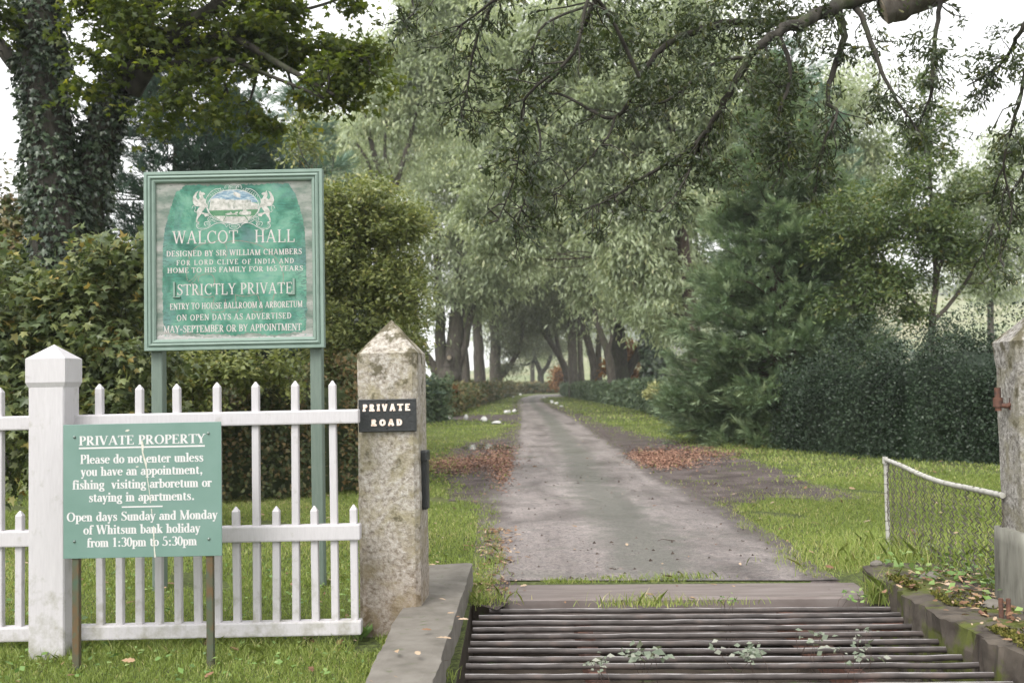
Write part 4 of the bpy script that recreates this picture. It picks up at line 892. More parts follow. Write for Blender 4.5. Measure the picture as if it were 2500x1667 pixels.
# cast plate, parallel to the post's face
p0 = A(874.9, 975.3, GY-.02); p1 = A(1016.7, 973.8, GY-.02); p2 = A(876.3, 1055, GY-.02)
bm = bmesh.new(); pz0, pz1 = p2[2], p0[2]; py = GY-.035
box(bm, p0[0], p1[0], py, py+.016, pz0, pz1, .004, seg=2); box(bm, p0[0]+.006, p1[0]-.006, py-.003, py+.002, pz1-.012, pz1-.004, .001); box(bm, p0[0]+.006, p1[0]-.006, py-.003, py+.002, pz0+.004, pz0+.012, .001)
bmesh.ops.rotate(bm, verts=bm.verts, cent=(gx, py, 0), matrix=Matrix.Rotation(ROT*.5, 3, 'Z'))
plate = bm_obj('cast_plate', bm, MT['black_iron'], gp_)
W_ = p1[0]-p0[0]; Hh = pz1-pz0
def pu(x, y): return p0[0]+(x-80)/745*W_, pz1-(y+(x-80)*.011-80)/415*Hh
for tx, xa, xb, yb, cap in (('PRIVATE', 143, 742, 231, 90), ('ROAD', 250, 643, 417, 84)):
    s = Soup(); a = pu(xa, yb); b = pu(xb, yb); text(s, tx, a[0], b[0], a[1], cap/415*Hh, py-.0005, .34, .25, depth=.005, gap=.42 if tx == 'PRIVATE' else .40)
    V = np.concatenate(s.V); cs, sn = math.cos(ROT*.5), math.sin(ROT*.5); V2 = V.copy(); dx, dy = V[:, 0]-gx, V[:, 1]-py; V2[:, 0] = gx+dx*cs-dy*sn; V2[:, 1] = py+dx*sn+dy*cs; s.V = [V2]
    s.build('lettering', MT['cast_letter'], plate)
for x, y in ((440, 102), (443, 442)):
    a = pu(x, y); bm = bmesh.new(); bmesh.ops.create_uvsphere(bm, u_segments=8, v_segments=5, radius=.007, matrix=Matrix.Translation((a[0], py-.002, a[1]))); bm_obj('screw', bm, MT['black_iron'], plate, smooth=True)
# latch keep on the inner face
lx = A(1036, 1170, GY+.15)[0]; zt_ = A(1045, 1098, GY+.15)[2]; zb_ = A(1040, 1237, GY+.15)[2]
bm = bmesh.new(); box(bm, lx-.012, lx+.022, GY+.10, GY+.17, zb_, zt_-.03, .005, R(-6)); box(bm, lx-.03, lx+.034, GY+.08, GY+.18, zt_-.07, zt_, .012, R(-6), seg=2); box(bm, lx+.012, lx+.026, GY+.12, GY+.19, zb_-.01, zt_-.02, .003, R(-6)); box(bm, lx-.01, lx+.02, GY+.105, GY+.165, zb_-.012, zb_+.03, .004, R(-6))
bm_obj('latch_keep', bm, MT['black_iron'], gp_)

RY = 6.02; RWD = .40; rx0 = A(2441, 835, RY+.36)[0]-.055
rp = thing('stone_gatepost', (rx0+RWD/2, RY+.2, 0), 'dark grey roughcast gatepost on a stained plinth at the right edge, with a rusty hinge', 'gatepost')
zsh = A(2441, 832, RY)[2]; zap = A(2520, 757, RY+.2)[2]; zpl = A(2440, 1307, RY)[2]
bm = bmesh.new(); gatepost_shaft(bm, rx0+RWD/2, RY+.2, RWD-.03, RWD-.03, RWD-.03, RWD-.03, zpl-.02, A(2441, 900, RY)[2], A(2441, 900, RY)[2]+.001, .03, ROT, 3, 14)
gatepost_shaft(bm, rx0+RWD/2, RY+.2, RWD-.035, RWD, RWD-.035, RWD, A(2441, 905, RY)[2], zsh, zap, .03, ROT, 4, 5); bm_obj('shaft', bm, MT['stone_grey'], rp)
bm = bmesh.new(); gatepost_shaft(bm, rx0+RWD/2-.005, RY+.19, RWD+.06, RWD+.035, RWD+.06, RWD+.035, 0, zpl, zpl+.02, .015, ROT, 5, 8); bm_obj('plinth', bm, MT['plinth'], rp, smooth=True)
hp = A(2446, 975, RY+.2); s = Soup()
hx = hp[0]-.02; HY = RY+.2; hz = hp[2]
s.tube([(hx-.005, HY, hz-.07), (hx-.005, HY, hz+.075)], .019, 10); s.tube([(hx-.005, HY, hz-.045), (hx-.005, HY, hz+.012)], .029, 10); s.tube([(hx-.005, HY, hz-.03), (hx+.03, HY-.03, hz-.04), (hx+.075, HY-.02, hz-.03)], .016, 8); s.tube([(hx+.07, HY-.02, hz-.065), (hx+.075, HY-.02, hz+.01)], .02, 8)
s.build('hinge_pin', MT['rust'], rp)
q = A(2436, 1505, RY-.12); s = Soup()
s.tube([(q[0]+.035, RY-.09, q[2]-.02), (q[0]+.035, RY-.09, q[2]+.10)], .014, 8); s.tube([(q[0]+.075, RY-.1, q[2]-.02), (q[0]+.075, RY-.1, q[2]+.10)], .014, 8); s.tube([(q[0]-.06, RY-.02, q[2]+.01), (q[0]-.02, RY-.10, q[2]-.03), (q[0]+.1, RY-.16, q[2]-.06), (q[0]+.3, RY-.2, q[2]-.075)], .012, 8)
s.build('foot_bracket', MT['rust'], rp)

# ------------------------------------------------------------------ tubular barrier with wire mesh
T0 = A(2161, 1121, 8.75); zb0 = .10
bt = thing('mesh_barrier', (T0[0], T0[1], zb0), 'low barrier of peeling white tube hung with rusty chain-link mesh', 'barrier')
T1 = A(2448, 1209, 6.30)
top = [T0]+[A(px_, py_, yy) for px_, py_, yy in ((2200, 1136, 8.35), (2245, 1157, 7.92), (2300, 1177, 7.45), (2370, 1192, 6.88))]+[T1]
tp, _ = smooth_path(top, np.ones(len(top)), 5)
s = Soup(); s.tube(tp, .019, 10); s.build('top_rail', MT['galv'], bt, smooth=True)
s = Soup(); s.tube([(T0[0], T0[1], -.05), (T0[0]+.004, T0[1], T0[2]+.004)], .019, 10); s.tube([(T0[0], T0[1], T0[2]-.035), (T0[0], T0[1], T0[2]+.022)], .0235, 10); s.build('post', MT['galv'], bt, smooth=True)
# mesh: zig-zag wires, sagging
s = Soup(); rg = np.random.default_rng(21); Lb_ = np.linalg.norm(np.array(T1)-np.array(T0)); nw = 46
def onrail(u):
    k = u*(len(tp)-1); i = min(int(k), len(tp)-2); return tp[i]+(tp[i+1]-tp[i])*(k-i)
cell = .052
def mesh_pt(u, v):
    u = min(max(u, 0.0), 1.0); p = onrail(u); zbot = .06+.05*u; z = p[2]-.01-(p[2]-zbot)*v; slump = .035*math.sin(v*3)*math.sin(u*math.pi)+.012*math.sin(u*23+v*9); return np.array([p[0]+slump*.5, p[1]+slump, z])
H_ = .78; nv = int(H_/cell)
for k in range(nw):
    u0 = (k+.5)/nw; pts = []
    for j in range(nv*2+1):
        v = j/(nv*2); du = (.5/nw)*(1 if j % 2 else -1)*.98; pts.append(mesh_pt(u0+du+.012*math.sin(k*1.7+v*6), v))
    pts = np.array(pts)+rg.normal(size=(len(pts), 3))*.0025; s.tube(pts, .0034, 4)
for k in range(26):      # tie wires round the tube
    u = (k+.5)/26; p = onrail(u); a = np.linspace(0, 2*math.pi*1.15, 9); s.tube(np.stack([p[0]+rg.normal()*.003+np.linspace(-.006, .006, 9), p[1]+.0215*np.cos(a), p[2]+.0215*np.sin(a)], 1), .0022, 4)
for k in range(9):
    z = .18+.08*k; a = np.linspace(0, 2*math.pi, 9); s.tube(np.stack([T0[0]+.0215*np.cos(a), T0[1]+.0215*np.sin(a), z+np.linspace(0, .012, 9)], 1), .0022, 4)
s.build('wire_mesh', MT['wire'], bt)

# ------------------------------------------------------------------ whitewashed boulders
def boulder(px_, py_, wpx, hpx, label, seed, sharp):
    c = P(px_, py_); rg = random.Random(seed); bm = bmesh.new(); bmesh.ops.create_icosphere(bm, subdivisions=3, radius=1)
    sx = wpx*c[1]/F/2; sz = hpx*c[1]/F
    pl = [(Vector((rg.gauss(0, 1), rg.gauss(0, 1), rg.gauss(0, .8))).normalized(), .55+.3*rg.random()) for _ in range(9)]
    for v in bm.verts:
        d = v.co.copy()
        for nrm_, h in pl:
            k = d.dot(nrm_)
            if k > h: d -= nrm_*(k-h)*.85
        if d.z > 0: d.x *= 1-sharp*d.z; d.y *= 1-sharp*d.z
        v.co = Vector((d.x*sx*1.12, d.y*sx*.8, max(-.05, d.z*sz*.62+sz*.42)))
    for v in bm.verts: v.co += Vector(c)
    tag(bm_obj('painted_boulder', bm, MT['stone_white'], loc=c), label, 'boulder', 'whitewashed boulders along the drive')
for q in ((1097, 1022, 18, 7, 'low flat white boulder nearest the gatepost, first of the four by the side track', 1, .2), (1138, 1025, 12, 14, 'tall pointed white boulder, second of the four by the side track', 2, .55), (1182, 1028, 16, 12, 'wedge-shaped white boulder, third of the four by the side track', 3, .5), (1212, 1035, 22, 8, 'oblong white boulder at the tip of the left lawn', 4, .1),
          (1236, 1009, 13, 9, 'larger lumpy white boulder left in the pair across the side track', 5, .25), (1243, 1008, 9, 8, 'small white boulder touching the lumpy one in the pair across the side track', 6, .3), (1256, 1006.5, 11, 8, 'cube-like white boulder right of the pair, at the grass corner of the drive', 7, .2),
          (1371, 993, 9, 4, 'small white boulder nearest the camera on the right verge of the drive', 8, .2), (1358, 986, 11, 5.5, 'biggest white boulder on the right verge of the drive', 9, .2), (1348.5, 984, 9, 5, 'round white boulder beside the biggest on the right verge', 10, .2), (1346, 980, 9, 3.5, 'flat white boulder behind the round one on the right verge', 11, .2), (1328, 972, 8, 3.5, 'farthest white boulder on the right verge where the drive bends', 12, .2),
          (1253, 970.5, 7, 4, 'far left white boulder close to the little blue post', 13, .2), (1246, 967, 7, 3, 'far low white boulder beneath the little blue post', 14, .2), (1271, 964.5, 6, 4, 'lone far white boulder at the end of the left verge', 15, .2)):
    boulder(*q)
# small pale-blue marker in front of the far hedge
c = P(1244, 966); bm = bmesh.new(); k = c[1]/F; box(bm, c[0]-3*k, c[0]+3*k, c[1]-.05, c[1]+.05, 6*k, 12*k, .02); box(bm, c[0]-3.4*k, c[0]+3.4*k, c[1]-.08, c[1]+.08, 0, 4.5*k, .02); box(bm, c[0]-1*k, c[0]+1*k, c[1]-.04, c[1]+.04, 4*k, 6.5*k)
tag(bm_obj('marker_post', bm, mat_noise('pale_blue_paint', [(.3, (.20, .29, .30)), (.7, (.30, .40, .42))], 5, 4, .7), loc=c), 'small pale blue marker post in front of the far hedge', 'marker')

# ------------------------------------------------------------------ foliage materials
LM = {}
LM['maple'] = leaf_mat('sycamore_leaf', [(0, (0.041, 0.061, 0.017)), (.5, (0.068, 0.094, 0.023)), (.85, (0.115, 0.135, 0.029)), (1, (0.217, 0.211, 0.044))], .5, .3, .55, (1.6, 1.6, .6))
LM['bush'] = leaf_mat('field_maple_leaf', [(0, (0.057, 0.083, 0.037)), (.5, (0.112, 0.144, 0.057)), (.8, (0.175, 0.194, 0.069)), (.92, (0.312, 0.250, 0.075)), (1, (0.413, 0.263, 0.088))], .45, .4, .25)
LM['ivy'] = leaf_mat('ivy_leaf', [(0, (.022, .038, .022)), (.6, (.042, .066, .036)), (1, (.085, .112, .060))], .35, .5, .1)
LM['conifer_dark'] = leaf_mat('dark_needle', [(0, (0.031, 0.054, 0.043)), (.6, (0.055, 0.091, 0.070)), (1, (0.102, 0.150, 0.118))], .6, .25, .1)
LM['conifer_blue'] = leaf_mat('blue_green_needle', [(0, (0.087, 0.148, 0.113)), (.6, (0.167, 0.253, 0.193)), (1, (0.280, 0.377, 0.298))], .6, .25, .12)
LM['redwood'] = leaf_mat('redwood_needle', [(0, (0.086, 0.131, 0.073)), (.45, (0.162, 0.233, 0.130)), (.8, (0.267, 0.336, 0.205)), (1, (0.382, 0.448, 0.282))], .5, .35, .15)
LM['shrub'] = leaf_mat('yellow_green_leaf', [(0, (0.091, 0.122, 0.044)), (.5, (0.180, 0.211, 0.069)), (.85, (0.296, 0.312, 0.110)), (1, (0.485, 0.390, 0.156))], .4, .5, .3)
LM['oak'] = leaf_mat('oak_leaf', [(0, (0.024, 0.039, 0.016)), (.5, (0.037, 0.056, 0.022)), (.85, (0.071, 0.088, 0.030)), (1, (0.141, 0.130, 0.041))], .38, .5, .3, (1.4, 1.3, .6))
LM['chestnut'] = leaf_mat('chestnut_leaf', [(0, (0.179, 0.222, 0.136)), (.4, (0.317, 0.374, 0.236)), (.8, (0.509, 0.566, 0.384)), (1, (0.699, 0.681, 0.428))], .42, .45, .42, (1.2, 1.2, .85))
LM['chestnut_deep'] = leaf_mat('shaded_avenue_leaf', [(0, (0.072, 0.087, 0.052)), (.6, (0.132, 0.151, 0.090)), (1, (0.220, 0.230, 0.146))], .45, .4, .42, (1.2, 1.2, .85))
LM['oak_young'] = leaf_mat('young_tree_leaf', [(0, (0.052, 0.086, 0.034)), (.5, (0.090, 0.135, 0.048)), (.85, (0.151, 0.193, 0.064)), (1, (0.291, 0.248, 0.085))], .4, .5, .4, (1.4, 1.35, .6))
LM['holly'] = leaf_mat('holly_leaf', [(0, (0.014, 0.028, 0.014)), (.6, (0.025, 0.043, 0.022)), (1, (0.044, 0.068, 0.035))], .42, .28, .05)
LM['hedge'] = leaf_mat('clipped_hedge_leaf', [(0, (0.060, 0.095, 0.051)), (.6, (0.105, 0.152, 0.081)), (1, (0.179, 0.212, 0.117))], .5, .35, .15)
LM['hedge_brown'] = leaf_mat('browning_hedge_leaf', [(0, (0.046, 0.066, 0.027)), (.5, (0.094, 0.112, 0.044)), (.8, (0.188, 0.133, 0.062)), (1, (0.266, 0.173, 0.077))], .5, .3, .15)
LM['autumn'] = leaf_mat('orange_leaf', [(0, (0.087, 0.056, 0.022)), (.5, (0.223, 0.099, 0.031)), (1, (0.310, 0.155, 0.062))], .6, .25, .3)
LM['variegated'] = leaf_mat('cream_leaf', [(0, (0.200, 0.220, 0.100)), (1, (0.500, 0.480, 0.240))], .5, .3, .25)
LM['far'] = leaf_mat('far_wood_leaf', [(0, (0.045, 0.075, 0.040)), (.6, (0.085, 0.115, 0.060)), (.9, (0.170, 0.140, 0.080)), (1, (0.240, 0.180, 0.090))], .7, .2, 0)
LM['weed'] = leaf_mat('weed_leaf', [(0, (0.084, 0.151, 0.042)), (.6, (0.151, 0.252, 0.067)), (1, (0.252, 0.336, 0.118))], .5, .35, .2)
LM['pale_weed'] = leaf_mat('pale_weed_leaf', [(0, (0.115, 0.144, 0.101)), (.6, (0.202, 0.230, 0.173)), (1, (0.302, 0.302, 0.259))], .6, .3, .2)
LM['blade'] = leaf_mat('grass_blade', [(0, (0.139, 0.190, 0.047)), (.5, (0.244, 0.314, 0.078)), (.85, (0.350, 0.404, 0.125)), (1, (0.520, 0.479, 0.235))], .5, .35, .35, (1.2, 1.2, .75))

# ------------------------------------------------------------------ ivy-clad sycamore at top left
YT = 13.0
stA = [(150, 1000, 95), (150, 760, 92), (140, 560, 80), (128, 420, 72), (112, 250, 68), (100, 90, 66), (88, -120, 60), (80, -500, 45)]
stB = [(190, 800, 60), (205, 560, 56), (232, 400, 52), (268, 260, 46), (306, 153, 40), (345, 40, 30), (380, -120, 24), (400, -350, 16)]
brs = [[(300, 190, 26), (364, 150, 24), (421, 100, 20), (470, 55, 18), (540, 8, 15), (640, -60, 10)],
       [(325, 225, 22), (367, 165, 18), (440, 112, 15), (520, 92, 12.5), (566, 90, 11), (670, 150, 8), (740, 190, 6.5), (815, 232, 4)],
       [(345, 190, 14), (380, 168, 11), (440, 155, 9), (500, 152, 8), (560, 146, 6), (650, 182, 5), (740, 218, 4), (790, 240, 3)],
       [(566, 90, 8), (640, 90, 6), (720, 110, 5), (800, 120, 4), (900, 150, 2.5)], [(95, 210, 22), (40, 160, 20), (0, 110, 18), (-60, 40, 16)],
       [(470, 55, 10), (560, 60, 7), (650, 40, 6), (760, 20, 4), (850, -10, 3)], [(345, 40, 14), (420, -20, 12), (520, -70, 9), (650, -130, 6)],
       [(600, 120, 5), (625, 180, 4), (612, 240, 3), (600, 290, 2)], [(700, 165, 4), (715, 215, 3), (740, 265, 2)], [(410, 110, 9), (420, 60, 7), (450, -20, 5)], [(500, 95, 5), (540, 180, 3.5), (560, 240, 2.5)]]
iv = thing('ivy_clad_tree', A(170, 1250, YT)[:2]+(0,), 'twin-stemmed sycamore smothered in ivy, its leafy limb reaching over the big board', 'tree')
sp = Soup(); stems = []
for k, pts in enumerate([stA, stB]+brs):
    p, r = stem_px([(q[0], q[1], q[2], YT+(.35 if k == 1 else 0)+(-.18*i if k > 1 and k != 6 else 0)) for i, q in enumerate(pts)], YT); p, r = smooth_path(p, r); sp.tube(p, r*(.78 if k < 2 else 1), 12 if k < 2 else 7); stems.append((p, r))
rg = np.random.default_rng(31)
mcl = []
def mc(px_, py_, rx, ry, wt=1, dY=0): mcl.append(CL(px_, py_, YT-.5+dY, rx, ry, .8, wt))
for q in ((330, 60, 130, 70), (440, 20, 130, 80), (560, 0, 130, 70), (690, 10, 90, 45), (470, 190, 100, 60, .9), (560, 250, 90, 45, .8), (620, 130, 100, 60), (700, 100, 90, 50), (800, 110, 100, 42), (880, 150, 70, 60), (840, 200, 90, 55), (780, 235, 70, 45), (640, 300, 45, 28, .7), (600, 60, 80, 45), (0, 40, 55, 60, .8), (230, 0, 90, 90, .6), (230, 120, 50, 60, .5), (300, -120, 250, 90, .8), (600, -130, 250, 70, .7), (840, 5, 55, 18, .6), (900, 110, 45, 45, .8), (395, 250, 60, 50, .6), (215, 210, 45, 50, .4), (520, 110, 90, 50, .7)): mc(*q)
C, d, pick = clusters(rg, mcl, 3300, .9, 15)
ap = np.concatenate([np.array(p) for p, r in stems[2:]])
for m in rg.choice(len(C), 220, replace=False):
    dd = np.linalg.norm(ap-C[m], axis=1); j = np.argmin(dd)
    if dd[j] < 1.6: sp.tube(wobble(rg, ap[j], C[m], 6, .12), np.linspace(.012, .004, 6), 4)
sp.build('trunk', MT['bark_dark'], iv, smooth=True)
fl = Soup(); foliage(rg, fl, C, d, 5, .08, .105, 'maple', droop=.35, spread=.9, up=.8, flat=.45, outw=.3); fl.build('crown', LM['maple'], iv)
fl = Soup()        # ivy sheath on both stems
for k, (p, r) in enumerate(stems[:2]):
    n = (8200, 4200)[k]; t_ = rg.random(n)*(len(p)-1)*(.93 if k == 0 else .62); i = np.minimum(t_.astype(int), len(p)-2); f = (t_-i)[:, None]
    c = p[i]*(1-f)+p[i+1]*f; rr = r[i]*(1-f[:, 0])+r[i+1]*f[:, 0]; a = rg.random(n)*2*math.pi; dv = np.stack([np.cos(a), np.sin(a), np.zeros(n)], 1)
    off = rr*(.72+.32*rg.random(n)**2+.12*np.sin(c[:, 2]*5+a*3)); pos = c+dv*off[:, None]
    scatter(fl, pos, np.stack([rg.normal(size=n)*.5, rg.normal(size=n)*.5, -.8+rg.normal(size=n)*.4], 1)+dv*.4, dv+np.array([0, 0, .45])+rg.normal(size=(n, 3))*.75, .05+.085*rg.random(n), 'maple', rg.random(n))
fl.build('ivy', LM['ivy'], iv)

def bushcl(lst, Y, d): return [CL(q[0], q[1], q[4] if len(q) > 4 else Y, q[2], q[3], d, q[5] if len(q) > 5 else 1) for q in lst]
# field-maple thicket under it
tree('field_maple_bush', 'broad field maple bush with yellowing leaves behind the white post', 'bush', P(180, 1280, 0)[:2]+(0,), [([P(200, 1260), A(200, 900, 10.6), A(190, 700, 10.8)], [.05, .035, .02]), ([P(100, 1260), A(80, 900, 10.4)], [.05, .03])],
     bushcl([(180, 760, 130, 150), (90, 880, 130, 160), (230, 930, 130, 180), (310, 800, 70, 150), (300, 640, 50, 80), (120, 1050, 150, 170), (290, 1050, 110, 170), (30, 760, 80, 110), (370, 1000, 60, 130, 11.2)], 10.6, .55), 1900, 8, .10, .115, 'maple', LM['bush'], MT['bark_dark'], 41, None, True, 9, 6, sprigs=70, droop=.55, spread=.6, up=.7, outw=.8)
tree('dark_shrub', 'dark tangled shrub at the left edge below the ivy-clad trunk', 'shrub', P(30, 1200)[:2]+(0,), [([A(20, 1150, 15), A(20, 700, 15)], [.06, .03])], bushcl([(20, 560, 70, 90, 16), (-20, 700, 110, 130, 15), (60, 690, 80, 110, 15), (40, 860, 130, 120, 15), (15, 470, 40, 50, 16, .5)], 15, .8), 950, 12, .16, .11, 'ovate', LM['hedge_brown'], MT['bark_dark'], 42, None, True, 8, 6, sprigs=30)
# low hedge and undergrowth behind the fence
def hedge(name, label, cat, path, width, height, n, size, kind, mat, seed, group=None, lump=.12, tips=None, tipmat=None, core=.6):
    rg = np.random.default_rng(seed); p = np.array(path, float); seg = np.linalg.norm(np.diff(p[:, :2], axis=0), axis=1); cum = np.r_[0, np.cumsum(seg)]
    t = thing(name, tuple(p[0][:2])+(0,), label, cat, group); H = np.broadcast_to(np.asarray(height, float), (len(p),))
    # nearer stretches get more of the leaves
    yy = np.interp(np.linspace(0, cum[-1], 200), cum, p[:, 1]); wgt = 1/np.maximum(yy, 5)**1.3; cw = np.cumsum(wgt)/wgt.sum()
    u = np.interp(rg.random(n), cw, np.linspace(0, cum[-1], 200)); c = np.stack([np.interp(u, cum, p[:, i]) for i in (0, 1)], 1); h = np.interp(u, cum, H)
    i = np.clip(np.searchsorted(cum, u)-1, 0, len(seg)-1); tg = (p[i+1, :2]-p[i, :2])/seg[i][:, None]; nn = np.stack([-tg[:, 1], tg[:, 0]], 1)
    a = rg.random(n)*math.pi; e = .35     # superellipse arch section
    cx_ = np.sign(np.cos(a))*np.abs(np.cos(a))**e; cz_ = np.abs(np.sin(a))**.45
    low = rg.random(n) < .4; cz_ = np.where(low, rg.random(n)*.9, cz_); cx_ = np.where(low, np.sign(cx_)*(.93+.07*rg.random(n)), cx_)
    bul = 1+lump*(np.sin(u*1.1+a*2)+np.sin(u*2.7+a*3+1)+.7*np.sin(u*6+a*5))*.42; dep = 1-.22*rg.random(n)**2
    pos = np.stack([c[:, 0]+nn[:, 0]*cx_*width/2*bul*dep, c[:, 1]+nn[:, 1]*cx_*width/2*bul*dep, np.maximum(.02, cz_*h*bul*dep)], 1)
    out = np.stack([nn[:, 0]*cx_, nn[:, 1]*cx_, cz_*.8], 1); sz = size*(.6+.8*rg.random(n))*np.clip(c[:, 1]/25, 1, 3)**.75
    fl = Soup(); scatter(fl, pos, rg.normal(size=(n, 3))*.7+out*.4+np.array([0, 0, -.1]), out+rg.normal(size=(n, 3))*.5+np.array([0, 0, .4]), sz, kind, np.clip(rg.random(n)*.75+.25*np.sin(u*1.9+a)**2, 0, 1)); fl.build('foliage', mat, t)
    s = Soup(); uu = np.linspace(0, cum[-1], max(6, int(cum[-1]/.8))); cc = np.stack([np.interp(uu, cum, p[:, k]) for k in (0, 1)], 1); hh = np.interp(uu, cum, H); tg = np.gradient(cc, axis=0); tg /= np.linalg.norm(tg, axis=1)[:, None]; nn = np.stack([-tg[:, 1], tg[:, 0]], 1); rows = []
    prof = [(-core, 0), (-core, .5), (-core*.9, .75), (-core*.4, .84), (core*.4, .84), (core*.9, .75), (core, .5), (core, 0)]
    V = np.concatenate([np.stack([np.r_[cc[k]+nn[k]*x*width/2*(1+.1*math.sin(uu[k]*2+j)), hh[k]*z*(1+.06*math.sin(uu[k]*1.7+j*2))] for j, (x, z) in enumerate(prof)]) for k in range(len(uu))])
    m = len(prof); j = np.arange(m-1); Fq = np.concatenate([np.stack([k*m+j, k*m+j+1, (k+1)*m+j+1, (k+1)*m+j], 1) for k in range(len(uu)-1)]); s.add(V, Fq, rg.random(len(V))*.5); s.add(V[:m], np.array([list(range(m))]), rg.random(m)*.5); s.add(V[-m:], np.array([list(range(m))]), rg.random(m)*.5)
    s.build('inner_growth', mat, t); return t
hedge('mixed_hedge', 'untrimmed browning hedge on the lawn behind the white fence and beneath the big board', 'hedge', [A(300, 1150, 14.5), A(560, 1150, 15), A(760, 1100, 15.5), A(930, 1080, 16.5)], 1.8, [1.75, 1.85, 1.8, 1.9], 26000, .075, 'ovate', LM['hedge_brown'], 51, lump=.22)
# yellow-green young tree right of the board
tree('young_oak', 'yellow-green young tree between the big board and the pointed stone post', 'tree', P(830, 1150)[:2]+(0,), [([A(850, 1130, 17), A(850, 900, 17), A(860, 700, 17), A(865, 520, 17)], [.11, .09, .06, .03])],
     bushcl([(870, 535, 48, 62), (945, 590, 55, 46), (835, 650, 70, 75), (930, 690, 75, 55), (995, 655, 42, 28), (890, 790, 105, 75), (970, 765, 45, 45), (800, 590, 38, 70), (820, 850, 85, 80), (920, 885, 75, 60), (1010, 720, 34, 24), (915, 478, 26, 30), (975, 545, 34, 22), (825, 500, 20, 32), (985, 830, 34, 32), (790, 500, 18, 30), (725, 330, 40, 45, 17, .4), (1000, 540, 45, 35)], 17, .95), 3600, 13, .12, .085, 'oak', LM['shrub'], MT['bark_dark'], 52, None, True, 14, 7, sprigs=260, shell=.75, sup=30, sprad=.30, droop=.1, spread=.9, up=.8, outw=.7)
tree('yellow_shrub', 'loose yellow-green shrub peeping out between the legs of the big board', 'shrub', P(470, 1120)[:2]+(0,), [([A(470, 1100, 13.5), A(470, 900, 13.5)], [.03, .015])], bushcl([(440, 905, 45, 60), (480, 940, 70, 60), (540, 900, 40, 50), (425, 980, 50, 50), (600, 920, 60, 50, 13.8, .6), (700, 900, 60, 50, 14, .5)], 13.5, .4), 420, 12, .10, .075, 'ovate', LM['shrub'], MT['bark_dark'], 53, None, True, 10, 5, spread=.9, sprigs=30)

# ------------------------------------------------------------------ conifers
def conifer(name, label, base, h, w, N, per, lsize, mat, bmat, seed, top=1.0, low=.06, tiers=16, sweep=.25, ragged=.25, kind='needle', group=None, dens=.7, trunkr=None):
    """trunk, boughs in tiers carrying plumes of needles"""
    rg = np.random.default_rng(seed); t = thing(name, base, label, 'conifer', group); b = np.array(base, float); tr = trunkr or h*.018
    s = Soup(); s.tube(wobble(rg, b+[0, 0, -.1], b+[0, 0, h], 10, .006), np.linspace(tr, .02, 10), 9); C = []; O = []
    per_tier = max(5, int(w*2.2)); nb = tiers*per_tier
    for k in range(nb):
        f = low+(1-low)*((k+rg.random())/nb)**1.05; z = h*f; L = w/2*(1-f)**.72*(1-ragged+2*ragged*rg.random())*(1 if f > .12 else .85); a = rg.random()*2*math.pi
        dv = np.array([math.cos(a), math.sin(a), 0]); p0 = b+[0, 0, z]; p1 = p0+dv*L+np.array([0, 0, L*(sweep*(1.6*f-.5))]); q = wobble(rg, p0, p1, 6, .05, -.06); s.tube(q, np.linspace(.035*(1-f)+.012, .006, 6), 4)
        m = max(3, int(N/nb*(L/(w/2)+.15)*1.3)); u = 1-(1-.12)*rg.random(m)**1.4*dens/.7; i = np.clip((u*5).astype(int), 0, 4); fr = (u*5-i)[:, None]; pt = q[i]*(1-fr)+q[i+1]*fr
        side = np.cross(dv, [0, 0, 1]); off = rg.normal(size=m)*.20*L*(1.15-u); C.append(pt+side*off[:, None]+np.array([0, 0, 1])*rg.normal(size=(m, 1))*.05*L); O.append(dv*1.0+side*(np.sign(off)*.55)[:, None]+np.array([0, 0, .35])+rg.normal(size=(m, 3))*.3)
    s.build('trunk', bmat, t, smooth=True); C = np.concatenate(C); O = norm(np.concatenate(O)); fl = Soup()
    # each plume: needles set along a short shoot, leaning forward
    n = len(C); u = rg.random((n, per))**.8; pl = lsize*(.6+.8*rg.random(n)); ax = np.repeat(O, per, 0); sd = rg.normal(size=(n*per, 3)); sd = norm(sd-ax*np.sum(sd*ax, 1, keepdims=True))
    pos = np.repeat(C, per, 0)+ax*(u*pl[:, None]).ravel()[:, None]*.9; tip = (1-u.ravel())
    scatter(fl, pos, ax*1.0+sd*(.35+.55*tip)[:, None]+np.array([0, 0, .1]), sd*.3+np.array([0, 0, 1.])+rg.normal(size=(n*per, 3))*.3, np.repeat(pl, per)*(.35+.3*rg.random(n*per)), kind, np.clip(np.repeat(rg.random(n), per)*.6+.4*u.ravel(), 0, 1)); fl.build('crown', mat, t); return t
c = P(1910, 1080); conifer('redwood_tree', 'bushy bright green conifer sweeping to the ground beside the right verge', (c[0], c[1], 0), 9.6, 5.5, 15000, 24, .34, LM['redwood'], MT['bark_red'], 61, low=.03, tiers=22, sweep=.5, ragged=.22, trunkr=.2)
c = A(440, 1000, 22); conifer('yew_tree', 'very dark layered conifer directly behind the big board', (c[0], c[1], 0), 9.4, 9.4, 7500, 24, .36, LM['conifer_dark'], MT['bark_dark'], 62, low=.05, tiers=15, sweep=.1, ragged=.3, trunkr=.26)
c = A(590, 1000, 25); conifer('yew_tree', 'dark conifer just right of and behind the big board', (c[0], c[1], 0), 9.1, 6.8, 5000, 24, .36, LM['conifer_dark'], MT['bark_dark'], 63, low=.05, tiers=14, sweep=.25, ragged=.3, trunkr=.2)
c = A(745, 1000, 36); conifer('pine_tree', 'hazy blue-green pine showing above the right corner of the big board', (c[0], c[1], 0), 12.8, 6.8, 2400, 22, .52, LM['conifer_blue'], MT['bark_red'], 64, low=.2, tiers=14, sweep=.1, ragged=.4, trunkr=.2)
